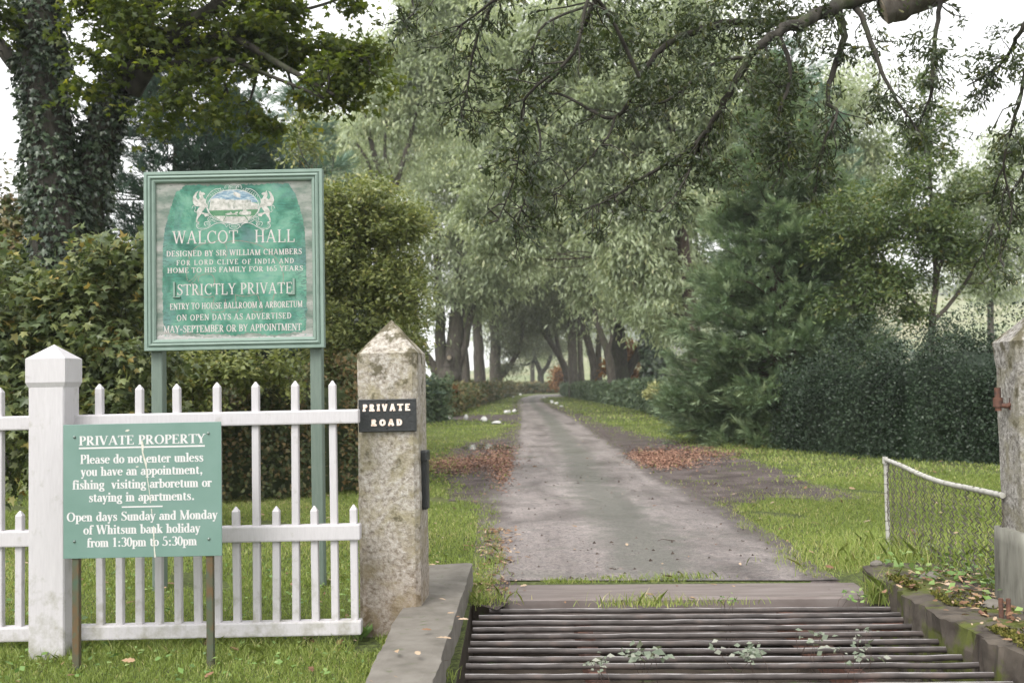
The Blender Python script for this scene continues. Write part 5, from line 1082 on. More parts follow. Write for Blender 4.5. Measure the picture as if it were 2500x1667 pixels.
c = A(640, 1000, 40); conifer('pine_tree', 'hazy blue-green pine farther back between the two dark conifers', (c[0], c[1], 0), 13.5, 7.0, 2200, 22, .52, LM['conifer_blue'], MT['bark_red'], 65, low=.2, tiers=14, sweep=.1, ragged=.4, trunkr=.2)
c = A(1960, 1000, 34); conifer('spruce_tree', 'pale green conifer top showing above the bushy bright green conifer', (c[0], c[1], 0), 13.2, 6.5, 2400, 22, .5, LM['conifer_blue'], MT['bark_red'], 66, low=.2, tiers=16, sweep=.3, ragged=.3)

# ------------------------------------------------------------------ the avenue
def avenue(name, label, px_, py_base, Y, stems, cl, N, per, s, size, seed, mat='chestnut', group='old trees of the avenue', bark='bark', droop=.7, **kw):
    b = A(px_, py_base, Y); st = []
    for q in stems:
        p, r = stem_px(q, Y); st.append((p, r))
    z = [p[0][2] for p, r in st]
    for (p, r) in st:
        if p[0][2] < 1.5: p.insert(0, (p[0][0], p[0][1], -.3)); r.insert(0, r[0]*1.25)
    return tree(name, label, 'tree', (b[0], b[1], 0), st, [CL(q[0], q[1], q[4] if len(q) > 4 else Y, q[2], q[3], q[6] if len(q) > 6 else max(q[2], q[3])*Y/F*.8, q[5] if len(q) > 5 else 1) for q in cl], N, per, s, size, 'long', LM[mat], MT[bark], seed, group, True, kw.pop('twigs', 6), 9, sprigs=60, shell=.28, droop=droop, spread=.75, up=1.7, outw=.55, flat=.6, **kw)
# left row
avenue('chestnut_tree', 'airy tall tree with forked bare limbs against the white sky left of centre', 945, 1000, 52, [[(950, 1000, 15), (948, 760, 13), (940, 560, 11), (925, 430, 9), (905, 340, 6), (880, 250, 4)], [(940, 520, 8), (970, 440, 7), (1000, 340, 6), (1030, 220, 4)], [(938, 540, 7), (912, 470, 5), (900, 400, 4), (870, 350, 3)], [(965, 450, 5), (940, 380, 4), (945, 300, 3)]],
       [(940, 200, 85, 75), (1000, 130, 95, 75), (1060, 60, 95, 75), (930, 300, 75, 45, 52, .6), (1040, 260, 80, 90), (880, 290, 45, 50, 52, .5), (1010, 390, 50, 60, 52, .6), (905, 130, 45, 50, 52, .6), (1100, -40, 140, 90), (1075, 160, 70, 60), (880, 400, 50, 45, 52, .35)], 1500, 14, .42, .32, 71)
l1 = avenue('chestnut_tree', 'thick forked trunk with a sawn burl, nearest of the left-hand avenue trees', 1100, 994, 80, [[(1100, 1000, 36), (1098, 960, 32), (1098, 915, 31), (1106, 880, 22), (1114, 800, 19), (1120, 700, 15), (1130, 560, 11), (1140, 350, 7)], [(1085, 925, 18), (1076, 870, 15), (1075, 790, 13), (1070, 680, 10), (1060, 540, 7)], [(1085, 930, 14), (1062, 900, 12), (1042, 872, 10), (1020, 840, 7), (990, 800, 5)], [(1115, 900, 12), (1135, 840, 10), (1150, 770, 8), (1190, 690, 6)]],
       [(1080, 640, 110, 95), (1150, 540, 120, 110), (1060, 480, 110, 100), (1200, 660, 80, 75), (1130, 380, 130, 110), (1230, 460, 100, 100), (1100, 230, 140, 100), (1220, 280, 120, 110), (1160, 90, 160, 110), (1040, 770, 60, 45, 80, .7), (1130, 730, 80, 45, 80, .8), (1280, 350, 90, 100, 80, .8)], 3800, 13, .5, .46, 72)
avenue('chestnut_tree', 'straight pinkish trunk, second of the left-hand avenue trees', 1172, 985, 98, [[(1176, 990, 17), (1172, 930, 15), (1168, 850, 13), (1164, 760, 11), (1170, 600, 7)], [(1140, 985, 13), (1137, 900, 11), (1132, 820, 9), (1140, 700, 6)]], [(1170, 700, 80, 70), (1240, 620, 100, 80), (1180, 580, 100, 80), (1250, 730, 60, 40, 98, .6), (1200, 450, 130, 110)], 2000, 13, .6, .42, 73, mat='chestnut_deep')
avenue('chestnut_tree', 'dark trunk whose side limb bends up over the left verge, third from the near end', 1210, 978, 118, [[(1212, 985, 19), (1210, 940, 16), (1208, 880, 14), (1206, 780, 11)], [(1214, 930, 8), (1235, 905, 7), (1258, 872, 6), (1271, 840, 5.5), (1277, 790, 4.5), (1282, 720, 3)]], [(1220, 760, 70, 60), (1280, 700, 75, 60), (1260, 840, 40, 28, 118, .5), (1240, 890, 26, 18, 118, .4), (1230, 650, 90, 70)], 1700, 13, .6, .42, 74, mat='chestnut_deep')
p_ = np.array(A(1096, 873, 78.7)); s = Soup(); s.tube([p_+[0, .5, 0], p_, p_+[.01, -.10, .01]], [.30, .27, .24], 14); s.build('burl', MT['bark'], l1, smooth=True); s = Soup(); s.tube([p_+[.01, -.10, .01], p_+[.01, -.13, .01]], [.17, .16], 14); s.build('sawn_stub', MT['cut_wood'], l1)
# right row
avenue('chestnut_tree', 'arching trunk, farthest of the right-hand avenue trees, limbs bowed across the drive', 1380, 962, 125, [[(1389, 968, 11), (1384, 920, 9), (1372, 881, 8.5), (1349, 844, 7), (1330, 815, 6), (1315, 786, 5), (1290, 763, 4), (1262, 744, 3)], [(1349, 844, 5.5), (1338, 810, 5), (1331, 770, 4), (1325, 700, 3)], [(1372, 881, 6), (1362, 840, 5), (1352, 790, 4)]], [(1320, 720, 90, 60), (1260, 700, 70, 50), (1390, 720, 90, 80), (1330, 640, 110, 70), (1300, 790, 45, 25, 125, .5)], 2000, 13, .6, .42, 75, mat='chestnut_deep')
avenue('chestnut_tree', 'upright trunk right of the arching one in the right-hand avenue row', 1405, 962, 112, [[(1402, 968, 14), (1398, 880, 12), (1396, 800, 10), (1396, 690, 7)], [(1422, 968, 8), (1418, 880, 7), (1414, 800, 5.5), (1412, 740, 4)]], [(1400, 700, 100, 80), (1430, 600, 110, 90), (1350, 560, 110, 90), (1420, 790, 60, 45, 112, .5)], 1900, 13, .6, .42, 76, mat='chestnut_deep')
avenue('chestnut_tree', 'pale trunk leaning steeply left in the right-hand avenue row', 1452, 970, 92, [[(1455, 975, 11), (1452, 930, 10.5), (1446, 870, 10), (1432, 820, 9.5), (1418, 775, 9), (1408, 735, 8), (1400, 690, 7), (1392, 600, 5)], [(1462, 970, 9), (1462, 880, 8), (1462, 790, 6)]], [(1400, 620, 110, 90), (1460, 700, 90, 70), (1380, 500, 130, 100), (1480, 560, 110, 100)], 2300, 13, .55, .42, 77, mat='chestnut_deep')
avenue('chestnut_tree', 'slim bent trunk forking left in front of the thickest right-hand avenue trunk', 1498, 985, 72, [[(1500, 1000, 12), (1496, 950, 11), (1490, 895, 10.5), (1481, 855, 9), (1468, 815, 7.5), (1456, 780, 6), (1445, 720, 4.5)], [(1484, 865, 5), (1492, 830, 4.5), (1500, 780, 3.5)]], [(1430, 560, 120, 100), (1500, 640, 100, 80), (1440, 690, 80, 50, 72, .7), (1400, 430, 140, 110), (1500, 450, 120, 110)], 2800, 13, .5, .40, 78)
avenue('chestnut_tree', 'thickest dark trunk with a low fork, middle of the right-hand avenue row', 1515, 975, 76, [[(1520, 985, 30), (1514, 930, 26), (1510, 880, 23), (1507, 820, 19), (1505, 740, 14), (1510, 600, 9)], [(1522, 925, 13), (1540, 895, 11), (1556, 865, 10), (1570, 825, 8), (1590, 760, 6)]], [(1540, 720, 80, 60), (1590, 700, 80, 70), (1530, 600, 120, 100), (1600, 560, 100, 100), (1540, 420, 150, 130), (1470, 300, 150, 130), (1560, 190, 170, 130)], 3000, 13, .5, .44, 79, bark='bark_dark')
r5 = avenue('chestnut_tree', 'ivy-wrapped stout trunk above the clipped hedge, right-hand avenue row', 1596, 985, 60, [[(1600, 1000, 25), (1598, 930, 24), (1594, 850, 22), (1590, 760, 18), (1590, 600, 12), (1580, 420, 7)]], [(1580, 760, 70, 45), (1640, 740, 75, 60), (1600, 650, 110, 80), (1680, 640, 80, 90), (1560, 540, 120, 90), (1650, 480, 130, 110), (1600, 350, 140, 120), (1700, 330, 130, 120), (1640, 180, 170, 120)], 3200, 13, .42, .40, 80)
rg = np.random.default_rng(81); fl = Soup(); n = 2600; zz = rg.random(n)*5.2; a = rg.random(n)*2*math.pi; b = np.array(A(1597, 900, 60)); rr = .66*(1-.03*zz)*(.92+.3*rg.random(n)); dv = np.stack([np.cos(a), np.sin(a), np.zeros(n)], 1); pos = np.array([b[0], b[1], 0])+dv*rr[:, None]+np.stack([np.zeros(n), np.zeros(n), zz+.2], 1)
scatter(fl, pos, dv*.5+np.array([0, 0, -.8])+rg.normal(size=(n, 3))*.4, dv+np.array([0, 0, .5])+rg.normal(size=(n, 3))*.4, .24+.14*rg.random(n), 'ovate', rg.random(n)); fl.build('ivy', LM['ivy'], r5)
avenue('chestnut_tree', 'big brown trunk half hidden by the bright conifer, with long drooping sprays over the hedge', 1690, 985, 44, [[(1705, 1000, 20), (1700, 900, 19), (1690, 790, 18), (1680, 700, 17), (1668, 600, 15), (1655, 480, 12), (1640, 300, 8)], [(1668, 610, 8), (1640, 560, 7), (1590, 520, 5), (1520, 500, 4)], [(1655, 480, 8), (1600, 400, 6), (1500, 330, 4), (1380, 290, 3)], [(1660, 520, 7), (1700, 440, 6), (1750, 340, 4)]],
       [(1620, 760, 60, 70), (1660, 680, 60, 60, 44, .8), (1580, 640, 80, 90), (1530, 560, 90, 80), (1600, 500, 100, 80), (1490, 460, 100, 70), (1560, 380, 120, 90), (1440, 380, 100, 80), (1680, 400, 90, 100), (1340, 330, 100, 80), (1450, 270, 120, 80), (1600, 250, 140, 90), (1730, 250, 120, 110), (1300, 220, 100, 80), (1380, 150, 130, 90, 44, .6), (1540, 120, 160, 90, 44, .6), (1720, 100, 140, 90, 44, .45), (1250, 100, 110, 90, 44, .6), (1400, 10, 200, 90, 44, .45), (1640, 0, 200, 90, 44, .45), (1230, 560, 90, 60, 46, .8), (1310, 480, 90, 70, 46, .9), (1220, 430, 90, 70, 46, .9), (1160, 500, 70, 50, 46, .8), (1270, 630, 70, 40, 46, .7), (1180, 330, 80, 70, 46)], 6800, 13, .30, .30, 82, bark='bark_red', twigs=7)
tree('chestnut_tree', 'distant forked tree in the mist where the drive bends', 'tree', A(1320, 960, 170)[:2]+(0,), [(stem_px([(1322, 965, 9), (1320, 930, 8), (1320, 912, 7.5), (1313, 892, 6), (1306, 873, 5), (1300, 840, 4)], 170)), (stem_px([(1322, 912, 6), (1336, 893, 5), (1345, 868, 4.5), (1346, 830, 3.5)], 170)), (stem_px([(1309, 880, 4), (1298, 884, 3.2), (1286, 890, 2.8), (1270, 888, 2)], 170))],
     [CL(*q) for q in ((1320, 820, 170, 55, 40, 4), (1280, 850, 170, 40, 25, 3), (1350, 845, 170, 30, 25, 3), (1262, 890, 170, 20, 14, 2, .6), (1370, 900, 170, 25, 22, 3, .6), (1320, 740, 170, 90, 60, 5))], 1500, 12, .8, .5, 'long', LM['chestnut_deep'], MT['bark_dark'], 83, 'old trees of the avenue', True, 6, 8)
tree('autumn_shrub', 'misty orange-tinted bush right of the distant forked tree', 'shrub', A(1380, 950, 160)[:2]+(0,), [([A(1378, 960, 160), A(1378, 915, 160)], [.2, .08])], [CL(*q) for q in ((1372, 915, 160, 26, 22, 2), (1352, 900, 160, 16, 14, 2), (1388, 930, 160, 18, 18, 2))], 260, 12, .5, .4, 'ovate', LM['autumn'], MT['bark_dark'], 84)
tree('autumn_shrub', 'orange beech sprays glowing between the right-hand avenue trunks', 'shrub', A(1545, 960, 82)[:2]+(0,), [([A(1545, 975, 82), A(1545, 870, 82)], [.15, .05])], [CL(*q) for q in ((1538, 850, 82, 18, 28, 1), (1475, 895, 82, 14, 16, 1), (1552, 905, 82, 8, 28, 1), (1530, 830, 82, 20, 18, 1), (1490, 880, 82, 9, 14, 1))], 330, 10, .22, .26, 'ovate', LM['autumn'], MT['bark_dark'], 85)
c = A(1082, 1018, 52)
tree('beech_sapling', 'small copper-leaved beech sapling against the thickest left-hand trunk', 'sapling', (c[0], c[1], 0), [([A(1084, 1024, 52), A(1083, 970, 52), A(1084, 930, 52)], [.09, .06, .03])], [CL(*q) for q in ((1070, 945, 52, 26, 13, .5), (1095, 950, 52, 16, 12, .5), (1080, 972, 52, 22, 12, .5), (1092, 990, 52, 14, 14, .5, .6), (1060, 960, 52, 16, 14, .5))], 170, 10, .13, .13, 'ovate', LM['autumn'], MT['bark_dark'], 86, None, True, 8, 5)

# ------------------------------------------------------------------ hedges
hedge('clipped_hedge', 'long neatly clipped hedge along the right side of the avenue', 'hedge', [P(1790, 1062), P(1700, 1030), P(1600, 1000), P(1500, 984), P(1430, 972), P(1385, 965)], 2.0, [1.65, 1.6, 1.62, 1.6, 1.6, 1.6], 42000, .10, 'ovate', LM['hedge'], 91, lump=.14)
c = P(1690, 1022)
tree('variegated_spray', 'spray of cream variegated leaves growing out of the top of the clipped hedge', 'shrub', (c[0], c[1], 0), [([(c[0], c[1], .2), A(1640, 950, c[1])], [.02, .01])], [CL(*q) for q in ((1600, 942, c[1]-.6, 28, 9, .4), (1580, 955, c[1]-.6, 14, 10, .3), (1670, 960, c[1]-.6, 28, 16, .4, .6))], 130, 9, .1, .10, 'ovate', LM['variegated'], MT['bark_dark'], 92)
hedge('holly_hedge', 'tall glossy dark holly hedge behind the mesh barrier', 'hedge', [P(1975, 1092), P(2120, 1105), P(2300, 1118), P(2500, 1128), P(2800, 1140)], 2.2, [1.75, 2.1, 2.3, 2.3, 2.25], 80000, .052, 'ovate', LM['holly'], 93, lump=.34)
hedge('far_hedge', 'low misty hedge closing the view at the end of the drive', 'hedge', [A(1170, 950, 140), A(1270, 950, 165), A(1350, 950, 168), A(1450, 950, 160)], 2.4, 1.8, 9000, .16, 'ovate', LM['hedge_brown'], 94)
hedge('boundary_hedge', 'shaggy undergrowth at the feet of the left-hand avenue trees', 'hedge', [A(1030, 950, 50), A(1090, 950, 68), A(1150, 950, 88), A(1190, 950, 112), A(1235, 950, 140)], 3.0, [1.5, 1.3, 1.6, 1.7, 1.7], 16000, .13, 'ovate', LM['hedge_brown'], 95, lump=.35)
hedge('boundary_hedge', 'dark bushy hedge end just right of the pointed stone post', 'hedge', [A(900, 980, 42), A(960, 980, 44), A(1062, 980, 46)], 2.4, [2.2, 2.1, 1.9], 9000, .11, 'ovate', LM['hedge'], 96, lump=.3)

# ------------------------------------------------------------------ right-hand young tree and far trees
tree('young_maple', 'slender young tree with a clear pale trunk rising behind the holly hedge', 'tree', P(2270, 1080)[:2]+(0,), [(stem_px([(2268, 1075, 10), (2272, 880, 9), (2277, 760, 8.5), (2285, 690, 7), (2278, 560, 6), (2270, 420, 4), (2262, 250, 2.5)], 23)), (stem_px([(2283, 780, 6), (2320, 740, 5), (2370, 670, 4), (2420, 560, 3)], 23)), (stem_px([(2272, 780, 5), (2230, 735, 4), (2190, 690, 3), (2150, 620, 2)], 23)), (stem_px([(2280, 620, 5), (2230, 560, 4), (2160, 530, 3), (2080, 520, 2)], 23)), (stem_px([(2283, 690, 5), (2310, 600, 4), (2330, 500, 3)], 23))],
     [CL(*q) for q in ((2250, 330, 23, 70, 95, .9), (2220, 450, 23, 110, 80, 1.1), (2330, 480, 23, 90, 80, 1.1), (2150, 540, 23, 110, 80, 1.1), (2280, 570, 23, 110, 80, 1.1), (2380, 600, 23, 75, 65, .9, .8), (2080, 590, 23, 90, 70, 1), (2170, 660, 23, 120, 70, 1.1), (2040, 500, 23, 70, 60, .9, .7), (2100, 720, 23, 110, 60, 1, .9), (2400, 690, 23, 45, 40, .6, .5), (2220, 760, 23, 80, 40, .8, .5), (2250, 210, 23, 40, 60, .6, .8), (2330, 760, 23, 24, 20, .4, .3), (2315, 830, 23, 24, 24, .4, .3), (2420, 430, 23, 60, 70, .8, .6))], 2500, 11, .14, .105, 'oak', LM['oak_young'], MT['bark'], 101, None, True, 12, 7, droop=.2, spread=.9, up=.8, sprigs=80, shell=.9)
for k, (px_, py_, Y, w_, h_, lab) in enumerate(((2420, 440, 75, 100, 110, 'pale olive tree behind the slender young tree'), (2040, 300, 60, 110, 150, 'hazy olive tree rising behind the bushy conifer'))):
    avenue('field_tree', lab, px_, 960, Y, [[(px_, 960, 9), (px_, 700, 7), (px_+8, 500, 4)]], [(px_, py_, w_, h_), (px_-w_*.6, py_+110, w_*.7, 90), (px_+w_*.5, py_+130, w_*.7, 90), (px_, py_+220, w_*.8, 80)], 1700, 12, .5, .36, 110+k, group='olive field trees behind the young tree')
for k, (px_, Y, py_, w_, h_, lab) in enumerate(((1000, 110, 250, 150, 160, 'hazy tree filling the gap left of the avenue'), (800, 75, 420, 80, 120, 'low hazy tree behind the blue-green pine'), (1300, 190, 700, 150, 120, 'misty tree crown closing the end of the avenue'))):
    avenue('field_tree', lab, px_, 955, Y, [[(px_, 955, 6), (px_, 760, 5), (px_+5, 560, 3)]], [(px_, py_, w_, h_), (px_-w_*.5, py_+h_*.7, w_*.7, h_*.6), (px_+w_*.5, py_+h_*.6, w_*.7, h_*.6), (px_, py_+h_*1.1, w_*.8, h_*.5)], 1900, 12, .7, .5, 120+k, group='misty trees beyond the avenue')

# ------------------------------------------------------------------ oak branches hanging in from the top right
YO = 9.0
ob = thing('overhanging_oak', A(2700, -300, YO), 'oak boughs hanging down into the top right of the view', 'tree')
obr = [[(2900, -420, 45), (2500, -180, 34), (2250, -60, 26), (2080, 0, 20), (1980, 45, 16), (1900, 80, 13), (1830, 140, 10), (1770, 250, 8.5), (1720, 330, 7.5), (1640, 392, 5.5), (1560, 440, 4), (1480, 490, 2.5), (1400, 520, 1.8)],
       [(2040, 15, 13), (2060, 90, 9), (2030, 190, 7), (2022, 250, 5), (2045, 280, 4), (2010, 350, 3), (1990, 470, 2)], [(1980, 45, 12), (1860, 60, 10), (1760, 60, 9), (1640, 100, 8), (1560, 190, 7), (1500, 290, 5), (1360, 230, 3), (1230, 260, 2)],
       [(1560, 190, 5), (1450, -10, 5), (1400, 130, 4.5), (1290, 230, 3.5), (1275, 300, 3), (1260, 420, 2), (1215, 540, 1.3)], [(1760, -200, 10), (1480, -60, 8), (1450, 10, 7), (1420, 80, 6), (1400, 140, 6), (1310, 240, 4), (1320, 350, 3), (1300, 430, 2), (1260, 550, 1.2)],
       [(1700, -180, 9), (1300, -60, 7), (1210, 0, 5), (1160, 110, 4), (1140, 220, 2.5), (1120, 300, 1.5)], [(1210, 0, 4), (1130, 60, 3), (1100, 90, 2)], [(1210, -40, 3), (1110, -30, 3), (1015, -10, 3), (1010, 30, 2), (985, 55, 1.3)], [(2080, 0, 9), (2110, 60, 7), (2150, 170, 5), (2200, 260, 3), (2250, 330, 2)],
       [(2300, -60, 8), (2290, 30, 6), (2280, 140, 5), (2270, 240, 4), (2230, 330, 2)], [(2700, -200, 15), (2560, -30, 9), (2500, 60, 6), (2470, 120, 5), (2430, 170, 3), (2360, 210, 2)], [(2560, 0, 7), (2510, 150, 5), (2480, 280, 4), (2450, 400, 3), (2470, 520, 2), (2440, 640, 1.3)], [(2560, 300, 5), (2500, 420, 4), (2440, 520, 2.5), (2400, 620, 1.5)], [(1830, 140, 6), (1740, 160, 5), (1640, 240, 4), (1560, 260, 3), (1500, 290, 2)], [(1720, 330, 4), (1690, 400, 3), (1660, 460, 2), (1610, 520, 1.2)], [(1900, 80, 7), (1930, 180, 5), (1900, 290, 4), (1930, 350, 3), (1900, 420, 2)], [(1450, 10, 4), (1330, 60, 3), (1290, 150, 2.5), (1250, 190, 2)], [(1500, 290, 3), (1480, 340, 2.4), (1390, 440, 1.6), (1350, 480, 1.1)]]
rg = np.random.default_rng(131); sp = Soup(); paths = []
for k, pts in enumerate(obr):
    dy = rg.normal()*.6; p, r = stem_px([(q[0], q[1], max(q[2], 1.5), YO+dy+.35*math.sin(i*.8+k)) for i, q in enumerate(pts)], YO); p, r = smooth_path(p, r, 5); p = p+rg.normal(size=p.shape)*r[:, None]*.25; sp.tube(p, r, 7); paths.append((p, r))
tw = []
for p, r in paths:
    L = np.linalg.norm(np.diff(p, axis=0), axis=1).sum(); m = int(L*11)
    for q in range(m):
        f = .15+.85*rg.random()**.8; i = min(int(f*(len(p)-1)), len(p)-2); st_ = p[i]+(p[i+1]-p[i])*rg.random(); dv = norm((p[i+1]-p[i])[None])[0]*.5+rg.normal(size=3)*.65+np.array([0, 0, -.35]); ln = .12+.34*rg.random()
        e = st_+norm(dv[None])[0]*ln; w_ = wobble(rg, st_, e, 5, .1, -.05); sp.tube(w_, np.linspace(.007, .0025, 5), 4); tw.append(w_)
sp.build('branches', MT['bark_dark'], ob, smooth=True)
fl = Soup(); tw = np.array(tw)
C = []; O = []
for w_ in tw:
    m = rg.integers(2, 5)
    for q in range(m):
        u = .35+.65*rg.random(); i = min(int(u*4), 3); C.append(w_[i]+(w_[i+1]-w_[i])*(u*4-i)); O.append(w_[i+1]-w_[i])
C = np.array(C); O = norm(np.array(O)); foliage(rg, fl, C, O, 11, .035, .052, 'oak', droop=.35, spread=.7, up=.8, outw=.7, flat=.8)
# thicker curtains of leaf
ocl = [CL(*q) for q in ((1560, 60, YO+.5, 130, 70, .8), (1700, 40, YO+.5, 150, 80, .9), (1850, 40, YO+.5, 140, 90, .9), (1760, 190, YO+.3, 130, 100, .8), (1620, 180, YO+.3, 110, 90, .7), (1900, 200, YO+.5, 120, 110, .8), (2040, 110, YO+.5, 100, 90, .7, .7), (1740, 410, YO, 130, 60, .6, .7), (1900, 340, YO, 110, 70, .6, .7), (1390, 60, YO, 90, 70, .6, .7), (1200, 60, YO, 90, 60, .5, .6), (1060, 30, YO, 55, 35, .4, .6), (1160, 220, YO, 40, 60, .4, .6), (2120, 230, YO, 80, 60, .5, .6), (2260, 120, YO, 70, 110, .5, .6), (2450, 110, YO, 70, 100, .5, .7), (2480, 330, YO, 50, 110, .5, .7), (2460, 520, YO, 50, 90, .4, .6), (1330, 250, YO, 60, 70, .4, .5), (1650, -60, YO+1, 420, 70, 1, .5), (2150, -60, YO+1, 300, 50, 1, .3))]
C, d, pick = clusters(rg, ocl, 1350, 1.0, 14); foliage(rg, fl, C, d, 11, .06, .052, 'oak', droop=.4, spread=.8, up=.8, outw=.3, flat=.8)
fl.build('crown', LM['oak'], ob)
# the sawn limb
p, r = stem_px([(2158, 28, 34), (2230, 0, 37), (2400, -80, 42), (2700, -220, 50)], YO+1.2); p, r = smooth_path(p, r, 6); s = Soup(); q = np.array(p)+rg.normal(size=p.shape)*.006; s.tube(q, r, 16); lim = s.build('sawn_limb', MT['bark'], ob, smooth=True)
s = Soup(); dv = norm((q[0]-q[1])[None])[0]; s.tube([q[0]-dv*.01, q[0]+dv*.006], [r[0]*.93, r[0]*.90], 16); s.build('cut_face', MT['cut_wood'], ob)

# ------------------------------------------------------------------ grass, litter, weeds
def inpoly(px_, py_, poly):
    poly = np.asarray(poly); x, y = poly[:, 0], poly[:, 1]; x2, y2 = np.roll(x, -1), np.roll(y, -1); c = np.zeros(len(px_), bool)
    for a, b, a2, b2 in zip(x, y, x2, y2):
        if b == b2: continue
        c ^= ((b > py_) != (b2 > py_)) & (px_ < (a2-a)*(py_-b)/(b2-b)+a)
    return c
rg = np.random.default_rng(141)
def wedge(n, y0, y1, pw):        # positions in the visible wedge, denser close by
    u = rg.random(n); Y = (y0**pw+(y1**pw-y0**pw)*u)**(1/pw); X = (rg.random(n)*2-1)*.64*Y; return X, Y
sill_pts = [(-.25, 7.25), (2.9, 7.1), (2.9, 8.0), (-.2, 8.05)]
def keep(X, Y, soft=0):
    bad = inpoly(X, Y, road_poly) | inpoly(X, Y, sill_pts) | ((X > -.70) & (X < GX1+.05) & (Y < 7.3))
    jx, jy = X+rg.normal(size=len(X))*.014*Y, Y+rg.normal(size=len(X))*.03*Y; wv = .10*np.sin(X*5+Y*3)+.08*np.sin(X*11-Y*7); dirt = inpoly(jx+wv, jy, dirtL_poly) | inpoly(jx+wv, jy, dirtR_poly)
    bad |= (np.sin(X*2.1+1)*np.sin(Y*1.7)+.5*np.sin(X*5.3+Y*4.1) > 1.05)
    kerbR = (X > 2.5) & (X < 3.2) & (Y < 7.4) & (rg.random(len(X)) < .75)
    return ~bad & (~dirt | (rg.random(len(X)) < .035)) & ~kerbR
def blades(soup, X, Y, hmin, hmax, wd, lean=.45):
    n = len(X); h = hmin+(hmax-hmin)*rg.random(n)**1.5; a = rg.random(n)*2*math.pi; ln = rg.normal(size=(n, 2))*lean*h[:, None]; z = rise(X, Y)
    sx, sy = np.cos(a)*wd/2, np.sin(a)*wd/2; b = np.stack([X, Y, z], 1)
    t = b+np.stack([ln[:, 0], ln[:, 1], h], 1); m = b+np.stack([ln[:, 0]*.35, ln[:, 1]*.35, h*.6], 1); sd = np.stack([sx, sy, np.zeros(n)], 1)
    V = np.stack([b-sd, b+sd, m+sd*.75, t, m-sd*.75], 1).reshape(-1, 3); F_ = np.arange(n)[:, None]*5+np.arange(5)[None]
    patch = .5+.5*np.sin(X*1.3+np.sin(Y*.9)*2)*np.sin(Y*1.1+X*.4); tint = np.clip(.12+.33*patch+.5*rg.random(n)**1.6+np.where(rg.random(n) < .07+.10*patch, .5, 0), 0, 1); soup.add(V, F_, np.repeat(tint, 5))
s = Soup()
for n, y0, y1, pw, h0, h1, wd in ((250000, 4.6, 8.5, 1.6, .012, .048, .0045), (260000, 8, 16, 1.5, .015, .055, .007), (150000, 15, 40, 1.1, .02, .07, .018), (90000, 38, 140, .9, .03, .09, .06)):
    X, Y = wedge(n, y0, y1, pw); k = keep(X, Y); shade = ~((X < -.9) & (Y > 6.6) & (Y < 8.2) & (rg.random(n) < .45)); k &= shade; blades(s, X[k], Y[k], h0, h1, wd)
# longer tussocks: sill, kerb end, mesh foot, fence foot
def tuft(cx_, cy_, n, rx, ry, h0, h1, z=None):
    X = cx_+rg.normal(size=n)*rx; Y = cy_+rg.normal(size=n)*ry; blades(s, X, Y, h0, h1, .006, .5)
for px_, py_, n, rx, ry, h0, h1 in ((1570, 1478, 260, .17, .04, .03, .12), (1500, 1416, 120, .10, .04, .02, .06), (1660, 1414, 240, .16, .04, .02, .08), (1720, 1476, 110, .2, .03, .02, .07), (2145, 1470, 260, .05, .05, .08, .26), (2200, 1390, 500, .25, .25, .06, .20), (2330, 1420, 700, .3, .3, .05, .22), (2160, 1350, 420, .15, .2, .06, .22), (2050, 1375, 400, .3, .2, .04, .14), (1190, 1468, 240, .10, .10, .03, .12), (1190, 1380, 300, .10, .3, .03, .10), (1080, 1655, 60, .04, .05, .03, .10), (930, 1640, 60, .12, .03, .02, .06)):
    c = P(px_, py_); tuft(c[0], c[1], n, rx, ry, h0, h1)
X = -3.3+2.3*rg.random(3500); Y = 6.15+rg.normal(size=3500)*.12; blades(s, X, Y, .025, .10, .0035, .6)
tag(s.build('grass', LM['blade']), 'short green grass on the verges and lawns', 'grass', kind='stuff')
s = Soup(); n = 3000       # broad-leaved weeds in the turf
X, Y = wedge(n, 4.7, 9.5, 1.2); k = keep(X, Y) & (X < -.6); X, Y = X[k], Y[k]; n = len(X); scatter(s, np.stack([X, Y, .015+.05*rg.random(n)], 1), np.stack([rg.normal(size=n), rg.normal(size=n), .5*rg.random(n)], 1), np.array([0, 0, 1.])+rg.normal(size=(n, 3))*.35, .02+.035*rg.random(n)**1.5, 'ovate', rg.random(n))
X = np.r_[A(2330, 1400, 7.2)[0]+rg.normal(size=400)*.4]; Y = 7.2+rg.normal(size=400)*.45; k = X > 2.75; n = k.sum(); scatter(s, np.stack([X[k], Y[k], .15+.10*rg.random(n)], 1), rg.normal(size=(n, 3))*[1, 1, .4], np.array([0, 0, 1.])+rg.normal(size=(n, 3))*.4, .03+.05*rg.random(n), 'ovate', rg.random(n))
tag(s.build('lawn_weeds', LM['weed']), 'low broad-leaved weeds scattered through the turf', 'weeds', kind='stuff')
s = Soup(); n = 1500       # fallen leaves
X, Y = wedge(n, 4.6, 30, .9); k = ~((X > -.34) & (X < GX1) & (Y < 7.2)); k &= ~(inpoly(X, Y, road_poly) & (rg.random(n) < .75)); X, Y = X[k], Y[k]; z = rise(X, Y)+np.where((X > -.7) & (X < -.3) & (Y < 7.5), .195, .012)+np.where((X > 2.6) & (X < 3.2) & (Y < 7.3), .06, 0)+np.where(inpoly(X, Y, road_poly) | inpoly(X, Y, sill_pts), .012, .03)
n = len(X); scatter(s, np.stack([X, Y, z], 1), np.stack([rg.normal(size=n), rg.normal(size=n), rg.normal(size=n)*.15], 1), np.array([0, 0, 1.])+rg.normal(size=(n, 3))*.3, .03+.06*rg.random(n), 'oak', rg.random(n))
